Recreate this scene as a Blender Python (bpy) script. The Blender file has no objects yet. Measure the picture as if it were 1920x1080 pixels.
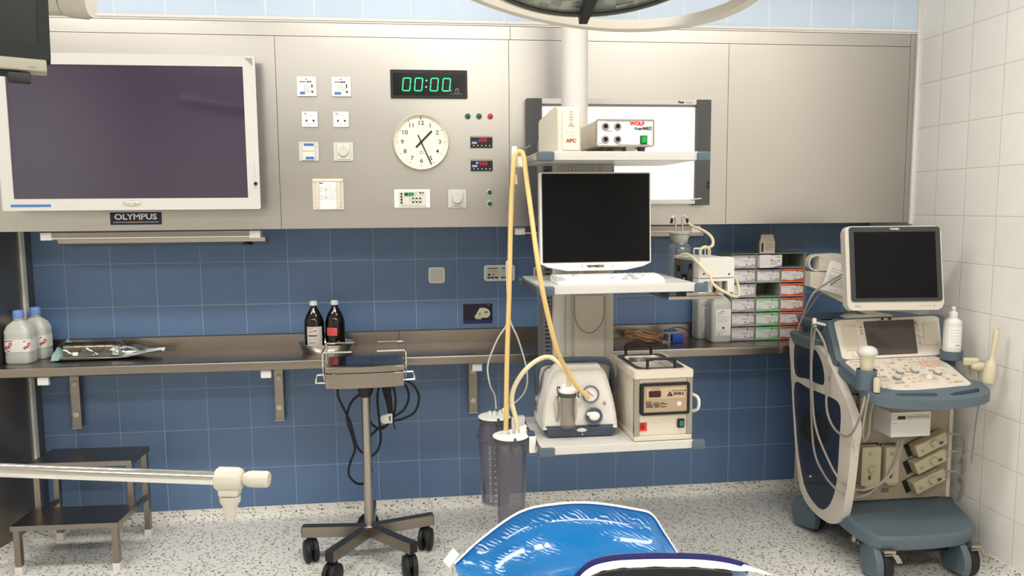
import bpy, bmesh, math, random
from mathutils import Vector as V, Matrix as Mx, Euler
PI = math.pi
D = bpy.data
SC = bpy.context.scene
COL = SC.collection
random.seed(7)

# ---------------------------------------------------------------- camera
YAW, PITCH, ROLL, FPX = 0.1189, -0.1046, -0.0077, 1464.2
cam = D.cameras.new('camera')
cam.sensor_width = 36
cam.lens = FPX * 36 / 1920
cam.clip_start = 0.05
co = D.objects.new('camera', cam)
COL.objects.link(co)
_f = V((math.sin(YAW)*math.cos(PITCH), math.cos(YAW)*math.cos(PITCH), math.sin(PITCH)))
_r = _f.cross(V((0, 0, 1))).normalized()
_u = _r.cross(_f)
_r2 = _r*math.cos(ROLL) + _u*math.sin(ROLL)
_u2 = _u*math.cos(ROLL) - _r*math.sin(ROLL)
co.matrix_world = Mx(((_r2.x, _u2.x, -_f.x, 0.6168), (_r2.y, _u2.y, -_f.y, -3.8002), (_r2.z, _u2.z, -_f.z, 1.5033), (0, 0, 0, 1)))
SC.camera = co

# ---------------------------------------------------------------- world, exposure, ceiling lights
w = D.worlds.new('world')
SC.world = w
w.use_nodes = True
w.node_tree.nodes['Background'].inputs[0].default_value = (0.9, 0.95, 1, 1)
w.node_tree.nodes['Background'].inputs[1].default_value = 0.03
vs = SC.view_settings
vs.view_transform = 'Standard'
vs.look = 'None'
vs.gamma = 1
vs.use_curve_mapping = False
vs.exposure = -0.05
SC.cycles.use_denoising = True
SC.cycles.max_bounces = 8
SC.cycles.transparent_max_bounces = 16
SC.cycles.sample_clamp_indirect = 6
SC.cycles.caustics_reflective = False
SC.cycles.caustics_refractive = False

CEIL = 2.95
XL, XR, PY, FRONT, FARL = -1.137, 2.935, -0.344, -6.2, -2.4
XF = -1.197                              # the left side of the recess runs slightly outwards
LAMPS = [(-1.2, -1.7, .75), (0.55, -1.7, .8), (2.2, -1.9, .6), (-0.75, -4.0, 1.05), (1.05, -4.0, 1.05), (2.35, -4.2, .6)]
for x, y, k in LAMPS:
    l = D.lights.new('ceiling_panel_light', 'AREA')
    l.shape = 'RECTANGLE'
    l.size, l.size_y = 1.15, 0.27
    l.energy = 28.5 * k
    l.color = (1, 0.98, 0.955)
    lo = D.objects.new('ceiling_panel_light', l)
    COL.objects.link(lo)
    lo.location = (x, y, CEIL - 0.035)

# ---------------------------------------------------------------- helpers
def lin(c):
    c = c / 255
    return c / 12.92 if c <= 0.04045 else ((c + 0.055) / 1.055) ** 2.4
def rgb(c):
    return (lin(c[0]), lin(c[1]), lin(c[2]), 1)

def mat(name, col, rough=.5, metal=0, emit=0, ecol=None, coat=0, trans=0, ior=1.45, spec=.5, bump=None, aniso=0, sss=0):
    m = D.materials.new(name)
    m.use_nodes = True
    nt = m.node_tree
    b = nt.nodes['Principled BSDF']
    b.inputs['Base Color'].default_value = rgb(col)
    b.inputs['Roughness'].default_value = rough
    b.inputs['Metallic'].default_value = metal
    b.inputs['IOR'].default_value = ior
    b.inputs['Specular IOR Level'].default_value = spec
    b.inputs['Coat Weight'].default_value = coat
    b.inputs['Transmission Weight'].default_value = trans
    b.inputs['Anisotropic'].default_value = aniso
    if sss:
        b.inputs['Subsurface Weight'].default_value = sss
        b.inputs['Subsurface Radius'].default_value = (.02, .02, .02)
    if emit:
        b.inputs['Emission Color'].default_value = rgb(ecol or col)
        b.inputs['Emission Strength'].default_value = emit
    if bump:
        tc = nt.nodes.new('ShaderNodeTexCoord')
        mp = nt.nodes.new('ShaderNodeMapping')
        mp.inputs['Scale'].default_value = bump[2] if len(bump) > 2 else (1, 1, 1)
        n = nt.nodes.new('ShaderNodeTexNoise')
        n.inputs['Scale'].default_value = bump[0]
        n.inputs['Detail'].default_value = 4
        bp = nt.nodes.new('ShaderNodeBump')
        bp.inputs['Strength'].default_value = bump[1]
        bp.inputs['Distance'].default_value = 0.002
        nt.links.new(tc.outputs['Object'], mp.inputs[0])
        nt.links.new(mp.outputs[0], n.inputs['Vector'])
        nt.links.new(n.outputs[0], bp.inputs['Height'])
        nt.links.new(bp.outputs[0], b.inputs['Normal'])
    return m

def clear_mat(name, tint, refl=(1, 1, 1), rough=.03, ior=1.45, body=0, bcol=(200, 200, 200)):
    """thin clear plastic or glass: light passes straight through tinted, edges reflect; body = share of milky scatter"""
    m = D.materials.new(name)
    m.use_nodes = True
    nt = m.node_tree
    nt.nodes.clear()
    o = nt.nodes.new('ShaderNodeOutputMaterial')
    t = nt.nodes.new('ShaderNodeBsdfTransparent')
    t.inputs[0].default_value = (*tint, 1)
    g = nt.nodes.new('ShaderNodeBsdfGlossy')
    g.inputs[0].default_value = (*refl, 1)
    g.inputs['Roughness'].default_value = rough
    # Schlick reflection, the same from both sides of the thin wall
    f = nt.nodes.new('ShaderNodeLayerWeight')
    f.inputs['Blend'].default_value = .5
    f0 = ((ior-1)/(ior+1))**2
    p5 = nt.nodes.new('ShaderNodeMath')
    p5.operation = 'POWER'
    p5.inputs[1].default_value = 5
    nt.links.new(f.outputs['Facing'], p5.inputs[0])
    ma = nt.nodes.new('ShaderNodeMath')
    ma.operation = 'MULTIPLY_ADD'
    ma.inputs[1].default_value = 1-f0
    ma.inputs[2].default_value = f0
    nt.links.new(p5.outputs[0], ma.inputs[0])
    mx = nt.nodes.new('ShaderNodeMixShader')
    nt.links.new(ma.outputs[0], mx.inputs[0])
    src = t.outputs[0]
    if body:
        d = nt.nodes.new('ShaderNodeBsdfDiffuse')
        d.inputs[0].default_value = rgb(bcol)
        m2 = nt.nodes.new('ShaderNodeMixShader')
        m2.inputs[0].default_value = body
        nt.links.new(t.outputs[0], m2.inputs[1])
        nt.links.new(d.outputs[0], m2.inputs[2])
        src = m2.outputs[0]
    nt.links.new(src, mx.inputs[1])
    nt.links.new(g.outputs[0], mx.inputs[2])
    nt.links.new(mx.outputs[0], o.inputs[0])
    return m

class NT:
    """small shortcut for node graphs"""
    def __init__(s, m):
        s.t = m.node_tree
    def n(s, kind, **kw):
        nd = s.t.nodes.new(kind)
        for k, v in kw.items():
            setattr(nd, k, v)
        return nd
    def put(s, sock, v):
        if isinstance(v, bpy.types.NodeSocket):
            s.t.links.new(v, sock)
        else:
            sock.default_value = v
    def math(s, op, a, b=0, c=0):
        nd = s.n('ShaderNodeMath', operation=op)
        s.put(nd.inputs[0], a)
        s.put(nd.inputs[1], b)
        s.put(nd.inputs[2], c)
        return nd.outputs[0]
    def mix(s, f, a, b):
        nd = s.n('ShaderNodeMix', data_type='RGBA')
        s.put(nd.inputs[0], f)
        s.put(nd.inputs[6], a)
        s.put(nd.inputs[7], b)
        return nd.outputs[2]

def tile_mat(name, au, u0, du, av, v0, dv, col, grout, rough=.25, gw=.003, var=.06):
    """glazed square tiles on world axes au/av (0,1,2) with grout lines and a slight tone change from tile to tile"""
    m = mat(name, col, rough)
    q = NT(m)
    b = m.node_tree.nodes['Principled BSDF']
    tc = q.n('ShaderNodeTexCoord')
    sp = q.n('ShaderNodeSeparateXYZ')
    q.put(sp.inputs[0], tc.outputs['Object'])
    U = q.math('DIVIDE', q.math('SUBTRACT', sp.outputs[au], u0), du)
    W = q.math('DIVIDE', q.math('SUBTRACT', sp.outputs[av], v0), dv)
    def edge(s, d):
        fr = q.math('FRACT', s)
        return q.math('MULTIPLY', q.math('MINIMUM', fr, q.math('SUBTRACT', 1, fr)), d)
    e = q.math('MINIMUM', edge(U, du), edge(W, dv))
    g = q.math('LESS_THAN', e, gw / 2)
    cb = q.n('ShaderNodeCombineXYZ')
    q.put(cb.inputs[0], q.math('FLOOR', U))
    q.put(cb.inputs[1], q.math('FLOOR', W))
    wn = q.n('ShaderNodeTexWhiteNoise')
    q.put(wn.inputs[0], cb.outputs[0])
    ns = q.n('ShaderNodeTexNoise')
    q.put(ns.inputs['Vector'], tc.outputs['Object'])
    ns.inputs['Scale'].default_value = 9
    ns.inputs['Detail'].default_value = 5
    k = q.math('ADD', q.math('MULTIPLY', q.math('SUBTRACT', wn.outputs[0], .5), var), q.math('MULTIPLY', q.math('SUBTRACT', ns.outputs[0], .5), var*2))
    hs = q.n('ShaderNodeHueSaturation')
    q.put(hs.inputs['Value'], q.math('ADD', 1, k))
    hs.inputs['Color'].default_value = rgb(col)
    q.put(b.inputs['Base Color'], q.mix(g, hs.outputs[0], rgb(grout)))
    q.put(b.inputs['Roughness'], q.math('ADD', rough, q.math('MULTIPLY', g, .5)))
    bp = q.n('ShaderNodeBump')
    bp.inputs['Strength'].default_value = .5
    bp.inputs['Distance'].default_value = .002
    mr = q.n('ShaderNodeMapRange')
    q.put(mr.inputs[0], e)
    mr.inputs[1].default_value = 0
    mr.inputs[2].default_value = .004
    q.put(bp.inputs['Height'], mr.outputs[0])
    q.put(b.inputs['Normal'], bp.outputs[0])
    return m

def steel_mat(name, col, rough, axis, tone=.08):
    """brushed stainless steel, brush lines along the given world axis"""
    m = mat(name, col, rough, 1)
    q = NT(m)
    b = m.node_tree.nodes['Principled BSDF']
    tc = q.n('ShaderNodeTexCoord')
    mp = q.n('ShaderNodeMapping')
    sc = [260, 260, 260]
    sc[axis] = 2
    mp.inputs['Scale'].default_value = sc
    q.put(mp.inputs[0], tc.outputs['Object'])
    n = q.n('ShaderNodeTexNoise')
    q.put(n.inputs['Vector'], mp.outputs[0])
    n.inputs['Scale'].default_value = 1
    n.inputs['Detail'].default_value = 3
    n2 = q.n('ShaderNodeTexNoise')
    q.put(n2.inputs['Vector'], tc.outputs['Object'])
    n2.inputs['Scale'].default_value = 2.5
    q.put(b.inputs['Roughness'], q.math('ADD', rough - tone, q.math('MULTIPLY', q.math('ADD', n.outputs[0], n2.outputs[0]), tone)))
    bp = q.n('ShaderNodeBump')
    bp.inputs['Strength'].default_value = .12
    bp.inputs['Distance'].default_value = .0006
    q.put(bp.inputs['Height'], n.outputs[0])
    q.put(b.inputs['Normal'], bp.outputs[0])
    return m

def catmull(pts, k, closed=False):
    P = [V(p) for p in pts]
    if k <= 1 or len(P) < 3:
        return P
    out = []
    n = len(P)
    rng = n if closed else n - 1
    for i in range(rng):
        if closed:
            a, b, c, d = P[(i-1) % n], P[i], P[(i+1) % n], P[(i+2) % n]
        else:
            b, c = P[i], P[i+1]
            a = P[i-1] if i else b*2 - c
            d = P[i+2] if i+2 < n else c*2 - b
        for j in range(k):
            t = j / k
            out.append(.5*((2*b) + (c-a)*t + (2*a-5*b+4*c-d)*t*t + (3*b-a-3*c+d)*t**3))
    if not closed:
        out.append(P[-1])
    return out

def rrect(w, h, r, n=5, cx=0, cz=0):
    pts = []
    for qx, qz, a0 in ((1, 1, 0), (-1, 1, 90), (-1, -1, 180), (1, -1, 270)):
        for i in range(n + 1):
            a = math.radians(a0 + 90*i/n)
            pts.append((cx + qx*(w/2-r) + r*math.cos(a), cz + qz*(h/2-r) + r*math.sin(a)))
    return pts

class MB:
    """collects shapes with material slots and links them as one mesh object"""
    def __init__(s, m):
        s.bm = bmesh.new()
        s.mats = [m]
        s.i = 0
        s.X = Mx.Identity(4)
    def use(s, m):
        if m not in s.mats:
            s.mats.append(m)
        s.i = s.mats.index(m)
        return s
    def at(s, loc=(0, 0, 0), rot=(0, 0, 0)):
        s.X = Mx.Translation(V(loc)) @ Euler(rot).to_matrix().to_4x4()
        return s
    def add(s, t):
        for f in t.faces:
            f.material_index = s.i
        t.transform(s.X)
        bmesh.ops.recalc_face_normals(t, faces=t.faces[:])
        me = D.meshes.new('t')
        t.to_mesh(me)
        t.free()
        s.bm.from_mesh(me)
        D.meshes.remove(me)
        return s
    def box(s, c, d, bev=0, seg=2, rot=None):
        t = bmesh.new()
        bmesh.ops.create_cube(t, size=1)
        bmesh.ops.scale(t, vec=V(d), verts=t.verts)
        if bev:
            bmesh.ops.bevel(t, geom=t.edges[:], offset=min(bev, min(d)*.49), segments=seg, affect='EDGES', profile=.5)
        if rot:
            bmesh.ops.rotate(t, cent=(0, 0, 0), matrix=Euler(rot).to_matrix(), verts=t.verts)
        bmesh.ops.translate(t, vec=V(c), verts=t.verts)
        return s.add(t)
    def span(s, a, b, bev=0, seg=2):
        a, b = V(a), V(b)
        return s.box((a+b)/2, [abs(x) for x in (b-a)], bev, seg)
    def cyl(s, p0, p1, r0, r1=None, n=24, bev=0):
        p0, p1 = V(p0), V(p1)
        t = bmesh.new()
        bmesh.ops.create_cone(t, cap_ends=True, segments=n, radius1=r0, radius2=r0 if r1 is None else r1, depth=(p1-p0).length)
        if bev:
            es = [e for e in t.edges if any(len(f.verts) > 4 for f in e.link_faces)]
            bmesh.ops.bevel(t, geom=es, offset=bev, segments=2, affect='EDGES', profile=.5)
        q = V((0, 0, 1)).rotation_difference((p1-p0).normalized())
        t.transform(Mx.Translation((p0+p1)/2) @ q.to_matrix().to_4x4())
        return s.add(t)
    def tube(s, pts, r, n=10, k=6, closed=False, flat=None):
        P = catmull(pts, k, closed)
        t = bmesh.new()
        rings = []
        tang = []
        m = len(P)
        for i in range(m):
            a = P[(i-1) % m] if closed or i else P[i]
            b = P[(i+1) % m] if closed or i < m-1 else P[i]
            tang.append((b-a).normalized())
        up = V((0, 0, 1)) if abs(tang[0].z) < .9 else V((1, 0, 0))
        nrm = (up - tang[0]*up.dot(tang[0])).normalized()
        for i in range(m):
            if i:
                nrm = tang[i-1].rotation_difference(tang[i]) @ nrm
                nrm = (nrm - tang[i]*nrm.dot(tang[i])).normalized()
            bn = tang[i].cross(nrm)
            rr = r[min(i*len(r)//m, len(r)-1)] if isinstance(r, (list, tuple)) else r
            rings.append([t.verts.new(P[i] + (nrm*math.cos(2*PI*j/n)*(flat or 1) + bn*math.sin(2*PI*j/n))*rr) for j in range(n)])
        for i in range(m if closed else m-1):
            A, B = rings[i], rings[(i+1) % m]
            for j in range(n):
                t.faces.new((A[j], A[(j+1) % n], B[(j+1) % n], B[j]))
        if not closed:
            t.faces.new(rings[0][::-1])
            t.faces.new(rings[-1])
        return s.add(t)
    def lathe(s, prof, o=(0, 0, 0), n=32, ax=(0, 0, 1), sx=1, sy=1):
        t = bmesh.new()
        rows = []
        for r, z in prof:
            if r < 1e-5:
                rows.append([t.verts.new((0, 0, z))])
            else:
                rows.append([t.verts.new((r*sx*math.cos(2*PI*j/n), r*sy*math.sin(2*PI*j/n), z)) for j in range(n)])
        for A, B in zip(rows, rows[1:]):
            for j in range(n):
                k = (j+1) % n
                if len(A) == 1 and len(B) == 1:
                    continue
                if len(A) == 1:
                    t.faces.new((A[0], B[k], B[j]))
                elif len(B) == 1:
                    t.faces.new((A[j], A[k], B[0]))
                else:
                    t.faces.new((A[j], A[k], B[k], B[j]))
        q = V((0, 0, 1)).rotation_difference(V(ax).normalized())
        t.transform(Mx.Translation(V(o)) @ q.to_matrix().to_4x4())
        return s.add(t)
    def prism(s, poly, t0, t1, plane='xz', bev=0, seg=2, holes=()):
        def mp(a, b, h):
            return {'xz': (a, h, b), 'yz': (h, a, b), 'xy': (a, b, h)}[plane]
        t = bmesh.new()
        if not holes:
            A = [t.verts.new(mp(a, b, t0)) for a, b in poly]
            B = [t.verts.new(mp(a, b, t1)) for a, b in poly]
            m = len(poly)
            fa = t.faces.new(A)
            fb = t.faces.new(B[::-1])
            for j in range(m):
                t.faces.new((A[j], B[j], B[(j+1) % m], A[(j+1) % m]))
            if bev:
                es = list({e for f in (fa, fb) for e in f.edges})
                bmesh.ops.bevel(t, geom=es, offset=bev, segments=seg, affect='EDGES', profile=.5)
        else:
            es = []
            for lp in (poly, *holes):
                vv = [t.verts.new(mp(a, b, t0)) for a, b in lp]
                es += [t.edges.new((vv[j], vv[(j+1) % len(vv)])) for j in range(len(vv))]
            bmesh.ops.triangle_fill(t, use_beauty=True, use_dissolve=True, edges=es)
            d = V(mp(0, 0, t1)) - V(mp(0, 0, t0))
            r = bmesh.ops.extrude_face_region(t, geom=t.faces[:])
            bmesh.ops.translate(t, vec=d, verts=[g for g in r['geom'] if isinstance(g, bmesh.types.BMVert)])
        return s.add(t)
    def ball(s, c, r, n=20, m=12):
        t = bmesh.new()
        bmesh.ops.create_uvsphere(t, u_segments=n, v_segments=m, radius=1)
        bmesh.ops.scale(t, vec=V(r) if not isinstance(r, (int, float)) else V((r, r, r)), verts=t.verts)
        bmesh.ops.translate(t, vec=V(c), verts=t.verts)
        return s.add(t)
    def surf(s, fn, nu, nv, thick=0):
        t = bmesh.new()
        g = [[t.verts.new(fn(i/nu, j/nv)) for j in range(nv+1)] for i in range(nu+1)]
        for i in range(nu):
            for j in range(nv):
                t.faces.new((g[i][j], g[i+1][j], g[i+1][j+1], g[i][j+1]))
        if thick:
            bmesh.ops.recalc_face_normals(t, faces=t.faces[:])
            bmesh.ops.solidify(t, geom=t.faces[:], thickness=thick)
        return s.add(t)
    def loft(s, rings, cap=True):
        t = bmesh.new()
        R = [[t.verts.new(V(p)) for p in r] for r in rings]
        for A, B in zip(R, R[1:]):
            m = len(A)
            for j in range(m):
                t.faces.new((A[j], A[(j+1) % m], B[(j+1) % m], B[j]))
        if cap:
            t.faces.new(R[0][::-1])
            t.faces.new(R[-1])
        return s.add(t)
    def text(s, body, size, o, rot=(PI/2, 0, 0), ext=.0003, bold=0, align='CENTER', sx=1, shear=0):
        cu = D.curves.new('t', 'FONT')
        cu.body = body
        cu.size = size
        cu.align_x = align
        cu.align_y = 'CENTER'
        cu.extrude = ext
        cu.offset = bold
        cu.shear = shear
        cu.resolution_u = 3
        ob = D.objects.new('t', cu)
        me = D.meshes.new_from_object(ob)
        t = bmesh.new()
        t.from_mesh(me)
        t.transform(Mx.Translation(V(o)) @ Euler(rot).to_matrix().to_4x4() @ Mx.Diagonal((sx, 1, 1, 1)))
        D.objects.remove(ob)
        D.curves.remove(cu)
        D.meshes.remove(me)
        return s.add(t)
    def mark(s, x, z, w, h, y=0, t=.0006):
        return s.box((x, y, z), (w, t, h))
    def scribble(s, x, z, w, n, dz, h=.0012, y=0, seed=1):
        """rows of small printed dashes"""
        rd = random.Random(seed)
        for i in range(n):
            a = x
            while a < x + w*rd.uniform(.6, 1):
                l = rd.uniform(.15, .35)*w
                s.box((a+l/2, y, z-i*dz), (l, .0006, h))
                a += l + .06*w
        return s

def obj(name, mb, parent=None, loc=None, rot=None, sharp=.7):
    bm = mb.bm
    for f in bm.faces:
        f.smooth = True
    for e in bm.edges:
        if len(e.link_faces) == 2:
            e.smooth = e.calc_face_angle(0) < sharp and e.link_faces[0].material_index == e.link_faces[1].material_index
    me = D.meshes.new(name)
    bm.to_mesh(me)
    bm.free()
    for m in mb.mats:
        me.materials.append(m)
    o = D.objects.new(name, me)
    wn = o.modifiers.new('weighted_normal', 'WEIGHTED_NORMAL')
    wn.keep_sharp = True
    COL.objects.link(o)
    if parent:
        o.parent = parent
    if loc:
        o.location = loc
    if rot:
        o.rotation_euler = rot
    return o

def thing(name, label, cat, loc=(0, 0, 0), rz=0, group=None, rot=None):
    o = D.objects.new(name, None)
    o.empty_display_size = .05
    COL.objects.link(o)
    o.location = loc
    o.rotation_euler = rot or (0, 0, rz)
    return tag(o, label, cat, group)
def tag(o, label, cat, group=None):
    o['label'] = label
    o['category'] = cat
    if group:
        o['group'] = group
    return o
def struct(name, mb, loc=None):
    o = obj(name, mb, None, loc)
    o['kind'] = 'structure'
    return o
def dup(root, loc=None, rot=None, label=None, group=None):
    """copy of a thing with copies of its parts and sub-parts"""
    r = root.copy()
    COL.objects.link(r)
    if loc is not None:
        r.location = loc
    if rot is not None:
        r.rotation_euler = rot
    if label:
        r['label'] = label
    if group:
        r['group'] = group
    for ch in list(root.children):
        c = ch.copy()
        COL.objects.link(c)
        c.parent = r
        for g in list(ch.children):
            d = g.copy()
            COL.objects.link(d)
            d.parent = c
    return r

SEGS = {'0': 'abcdef', '2': 'abged', '3': 'abgcd', '5': 'afgcd', '6': 'afgcde', '8': 'abcdefg', '1': 'bc'}
def seg7(mb, ch, x, z, w, h, t, y, slant=.12):
    """one seven-segment digit, lower left corner at x,z"""
    H = {'a': (1, 1), 'g': (.5, .5), 'd': (0, 0)}
    for c in SEGS[ch]:
        if c in H:
            zz = z + h*H[c][0]
            xs = x + slant*h*H[c][0]
            mb.prism([(xs+t*.6, zz-t/2), (xs+w-t*.6, zz-t/2), (xs+w-t*.2, zz), (xs+w-t*.6, zz+t/2), (xs+t*.6, zz+t/2), (xs+t*.2, zz)], y, y-.0006)
        else:
            lo = z + (h/2 if c in 'bf' else 0)
            xx = x + (w if c in 'bc' else 0)
            a, b = xx + slant*(lo-z), xx + slant*(lo-z+h/2)
            g = t*.25
            mb.prism([(a-t/2, lo+g), (a+t/2, lo+g), (b+t/2, lo+h/2-g), (b-t/2, lo+h/2-g)], y, y-.0006)
# ---------------------------------------------------------------- materials
STEEL = steel_mat('brushed_steel', (190, 186, 180), .33, 0)
STEELV = steel_mat('brushed_steel_upright', (150, 141, 132), .34, 2)
STEELD = steel_mat('dull_steel', (152, 143, 134), .30, 0)
CHROME = mat('chrome', (225, 225, 222), .10, 1)
SATIN = mat('satin_metal', (172, 165, 156), .28, 1)
WHITE = mat('white_plastic', (222, 220, 215), .4)
SIGNAL = mat('white_faceplate', (246, 243, 236), .35)
CREAM = mat('cream_plastic', (222, 216, 203), .4)
BEIGE = mat('beige_painted_metal', (214, 205, 188), .45)
IVORY = mat('ivory_plastic', (202, 198, 184), .35)
LACQ = mat('white_lacquer', (208, 205, 200), .3)
SILVERP = mat('silver_plastic', (205, 203, 198), .4)
GREYP = mat('grey_plastic', (150, 150, 148), .45)
DGREY = mat('dark_grey_plastic', (72, 72, 73), .45)
CHAR = mat('charcoal_plastic', (52, 55, 58), .5)
BLACK = mat('black_plastic', (18, 18, 20), .4)
RUBBER = mat('black_rubber', (22, 23, 26), .6)
INK = mat('dark_print', (40, 38, 38), .6)
INKG = mat('grey_print', (150, 147, 142), .6)
REDI = mat('red_print', (196, 40, 40), .5)
BLUEI = mat('blue_sticker', (70, 120, 180), .5)
SLATE = mat('slate_blue_plastic', (86, 101, 111), .42, bump=(300, .08))
SLATED = mat('dark_slate_plastic', (60, 74, 88), .42)
NAVYP = mat('navy_panel', (32, 42, 58), .4)
TAUPE = mat('taupe_plastic', (192, 185, 172), .45)
SCREEN = mat('black_screen', (8, 9, 11), .12, spec=.2)
PLASMA = mat('purple_black_glass', (56, 48, 70), .09, spec=.9, coat=.5)
GREENL = mat('green_lens', (14, 92, 62), .2)
REDL = mat('red_lens', (205, 40, 45), .2)
GREENB = mat('green_rocker', (20, 150, 60), .25, emit=.25)
LEDG = mat('green_led', (40, 225, 140), .4, emit=.75)
LEDR = mat('red_led', (235, 30, 50), .4, emit=.7)
LEDW = mat('white_led', (210, 255, 235), .4, emit=.9)
TAN = mat('tan_panel', (172, 150, 126), .5)
FELT = mat('slot_dark', (30, 29, 28), .8)
HOSE = mat('amber_silicone', (222, 190, 128), .35, sss=.2)
HOSEW = mat('milky_silicone', (226, 214, 178), .35, sss=.2)
CABLEW = mat('white_cable', (205, 203, 198), .45)
CABLEG = mat('grey_cable', (150, 143, 132), .45)
SMOKE = clear_mat('smoky_plastic', (.80, .785, .82), rough=.06, body=.15, bcol=(134, 126, 138))
CLEARP = clear_mat('clear_plastic', (.86, .85, .83), rough=.05, body=.06, bcol=(180, 172, 165))
GLASS = clear_mat('clear_glass', (.90, .92, .92), rough=.02, ior=1.6, body=.07, bcol=(200, 205, 205))
MILKY = clear_mat('milky_plastic', (.75, .76, .74), rough=.25, body=.72, bcol=(226, 226, 218))
WATER = clear_mat('water', (.85, .88, .9), rough=.02, ior=1.33)
FOIL = clear_mat('clear_foil', (.96, .97, .97), rough=.08, ior=1.9)
AMBERG = mat('brown_bottle_glass', (14, 9, 6), .06, spec=.7)
SKIN = mat('aged_cream_plastic', (206, 198, 170), .45)
PAPER = mat('paper', (236, 234, 228), .7)
CARDW = mat('carton_white', (228, 224, 222), .55)
LILAC = mat('carton_lilac', (176, 168, 178), .55)
ORANGE = mat('carton_orange', (226, 88, 44), .55)
GREENC = mat('carton_green', (122, 206, 134), .55)
PURPLE = mat('carton_purple', (140, 110, 190), .55)
ACRYL = mat('grey_green_plastic', (150, 156, 142), .4)
NAVY = mat('navy_sign', (22, 26, 62), .4)
GOLD = mat('gold_print', (236, 200, 96), .4)

TILE = tile_mat('blue_wall_tiles', 0, 0, .2, 2, .05, .2, (96, 122, 158), (152, 170, 196), .3, .0028)
TILEU = tile_mat('lit_blue_wall_tiles', 0, -.5965, .2, 2, 2.297, .6, (196, 213, 232), (232, 238, 244), .3, .0035, .04)  # glare of the ceiling lights on the upper tiles, put into a paler base colour
TILEW = tile_mat('white_wall_tiles', 1, -.3188, .19, 2, .0458, .2, (238, 235, 229), (214, 208, 198), .35, .0035, .03)
PLASTER = mat('white_paint', (226, 223, 216), .8)

def terrazzo(name):
    m = mat(name, (196, 190, 178), .4)
    q = NT(m)
    b = m.node_tree.nodes['Principled BSDF']
    tc = q.n('ShaderNodeTexCoord')
    sp = q.n('ShaderNodeSeparateXYZ')
    q.put(sp.inputs[0], tc.outputs['Object'])
    cb = q.n('ShaderNodeCombineXYZ')
    q.put(cb.inputs[0], q.math('ADD', sp.outputs[0], sp.outputs[2]))
    q.put(cb.inputs[1], q.math('ADD', sp.outputs[1], sp.outputs[2]))
    total = None
    for off, scale, a, bb, keep in ((0, 40, .0105, .0026, .62), (3.7, 55, .0065, .0024, .60), (8.1, 90, .0034, .0018, .88)):
        ad = q.n('ShaderNodeVectorMath', operation='ADD')
        q.put(ad.inputs[0], cb.outputs[0])
        ad.inputs[1].default_value = (off, off*1.3, 0)
        vo = q.n('ShaderNodeTexVoronoi', voronoi_dimensions='2D')
        q.put(vo.inputs['Vector'], ad.outputs[0])
        vo.inputs['Scale'].default_value = scale
        df = q.n('ShaderNodeVectorMath', operation='SUBTRACT')
        q.put(df.inputs[0], ad.outputs[0])
        q.put(df.inputs[1], vo.outputs['Position'])
        sc = q.n('ShaderNodeSeparateColor')
        q.put(sc.inputs[0], vo.outputs['Color'])
        vr = q.n('ShaderNodeVectorRotate', rotation_type='Z_AXIS')
        q.put(vr.inputs['Vector'], df.outputs[0])
        q.put(vr.inputs['Angle'], q.math('MULTIPLY', sc.outputs[0], 6.283))
        s2 = q.n('ShaderNodeSeparateXYZ')
        q.put(s2.inputs[0], vr.outputs[0])
        ex = q.math('POWER', q.math('DIVIDE', s2.outputs[0], a), 2)
        ey = q.math('POWER', q.math('DIVIDE', s2.outputs[1], bb), 2)
        inside = q.math('LESS_THAN', q.math('ADD', ex, ey), 1)
        k = q.math('MULTIPLY', inside, q.math('GREATER_THAN', sc.outputs[1], keep))
        k = q.math('MULTIPLY', k, q.math('ADD', .55, q.math('MULTIPLY', sc.outputs[2], .45)))
        total = k if total is None else q.math('MAXIMUM', total, k)
    n = q.n('ShaderNodeTexNoise')
    q.put(n.inputs['Vector'], cb.outputs[0])
    n.inputs['Scale'].default_value = 70
    n.inputs['Detail'].default_value = 4
    base = q.mix(n.outputs[0], rgb((218, 215, 206)), rgb((250, 248, 241)))
    q.put(b.inputs['Base Color'], q.mix(total, base, rgb((44, 42, 40))))
    return m
FLOORM = terrazzo('speckled_vinyl')
# ---------------------------------------------------------------- setting
def slab(name, a, b, m, bev=0):
    return struct(name, MB(m).span(a, b, bev))
slab('floor', (FARL-.1, FRONT-.1, -.1), (XR+.1, .1, 0), FLOORM)
slab('ceiling', (FARL-.1, FRONT-.1, CEIL), (XR+.1, .1, CEIL+.1), PLASTER)
slab('wall_back', (XL, 0, 0), (XR, .1, 1.43), TILE)
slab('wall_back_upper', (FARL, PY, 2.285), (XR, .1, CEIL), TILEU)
slab('wall_back_core', (FARL, PY+.0125, 1.4125), (XR, .1, 2.285), PLASTER)
slab('wall_right', (XR, FRONT, 0), (XR+.1, .1, CEIL), TILEW)
slab('wall_left', (FARL-.1, FRONT, 0), (FARL, .1, CEIL), PLASTER)
slab('wall_front', (FARL, FRONT-.1, 0), (XR, FRONT, CEIL), PLASTER)
struct('wall_recess_left', MB(STEELV).prism([(FARL, .1), (XL, .1), (XL, 0), (XF, PY+.0125), (FARL, PY+.0125)], 0, 1.4125, 'xy'))
# steel cladding, sheet by sheet
def sheet(x0, x1, z0, z1):
    slab('wall_panel', (x0+.0008, PY, z0+.0008), (x1-.0008, PY+.0125, z1-.0008), STEEL, .0008)
for x0, x1 in ((FARL, -1.3), (-1.3, .035), (.035, 1.023), (1.023, 2.02), (2.02, 2.893)):
    sheet(x0, x1, 1.412, 2.2205)
for x0, x1 in ((FARL, 1.03), (1.03, 2.893)):
    sheet(x0, x1, 2.2205, 2.277)
sheet(2.893, 2.92, 1.412, 2.277)
sheet(FARL, XF, .0, 1.412)
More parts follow.
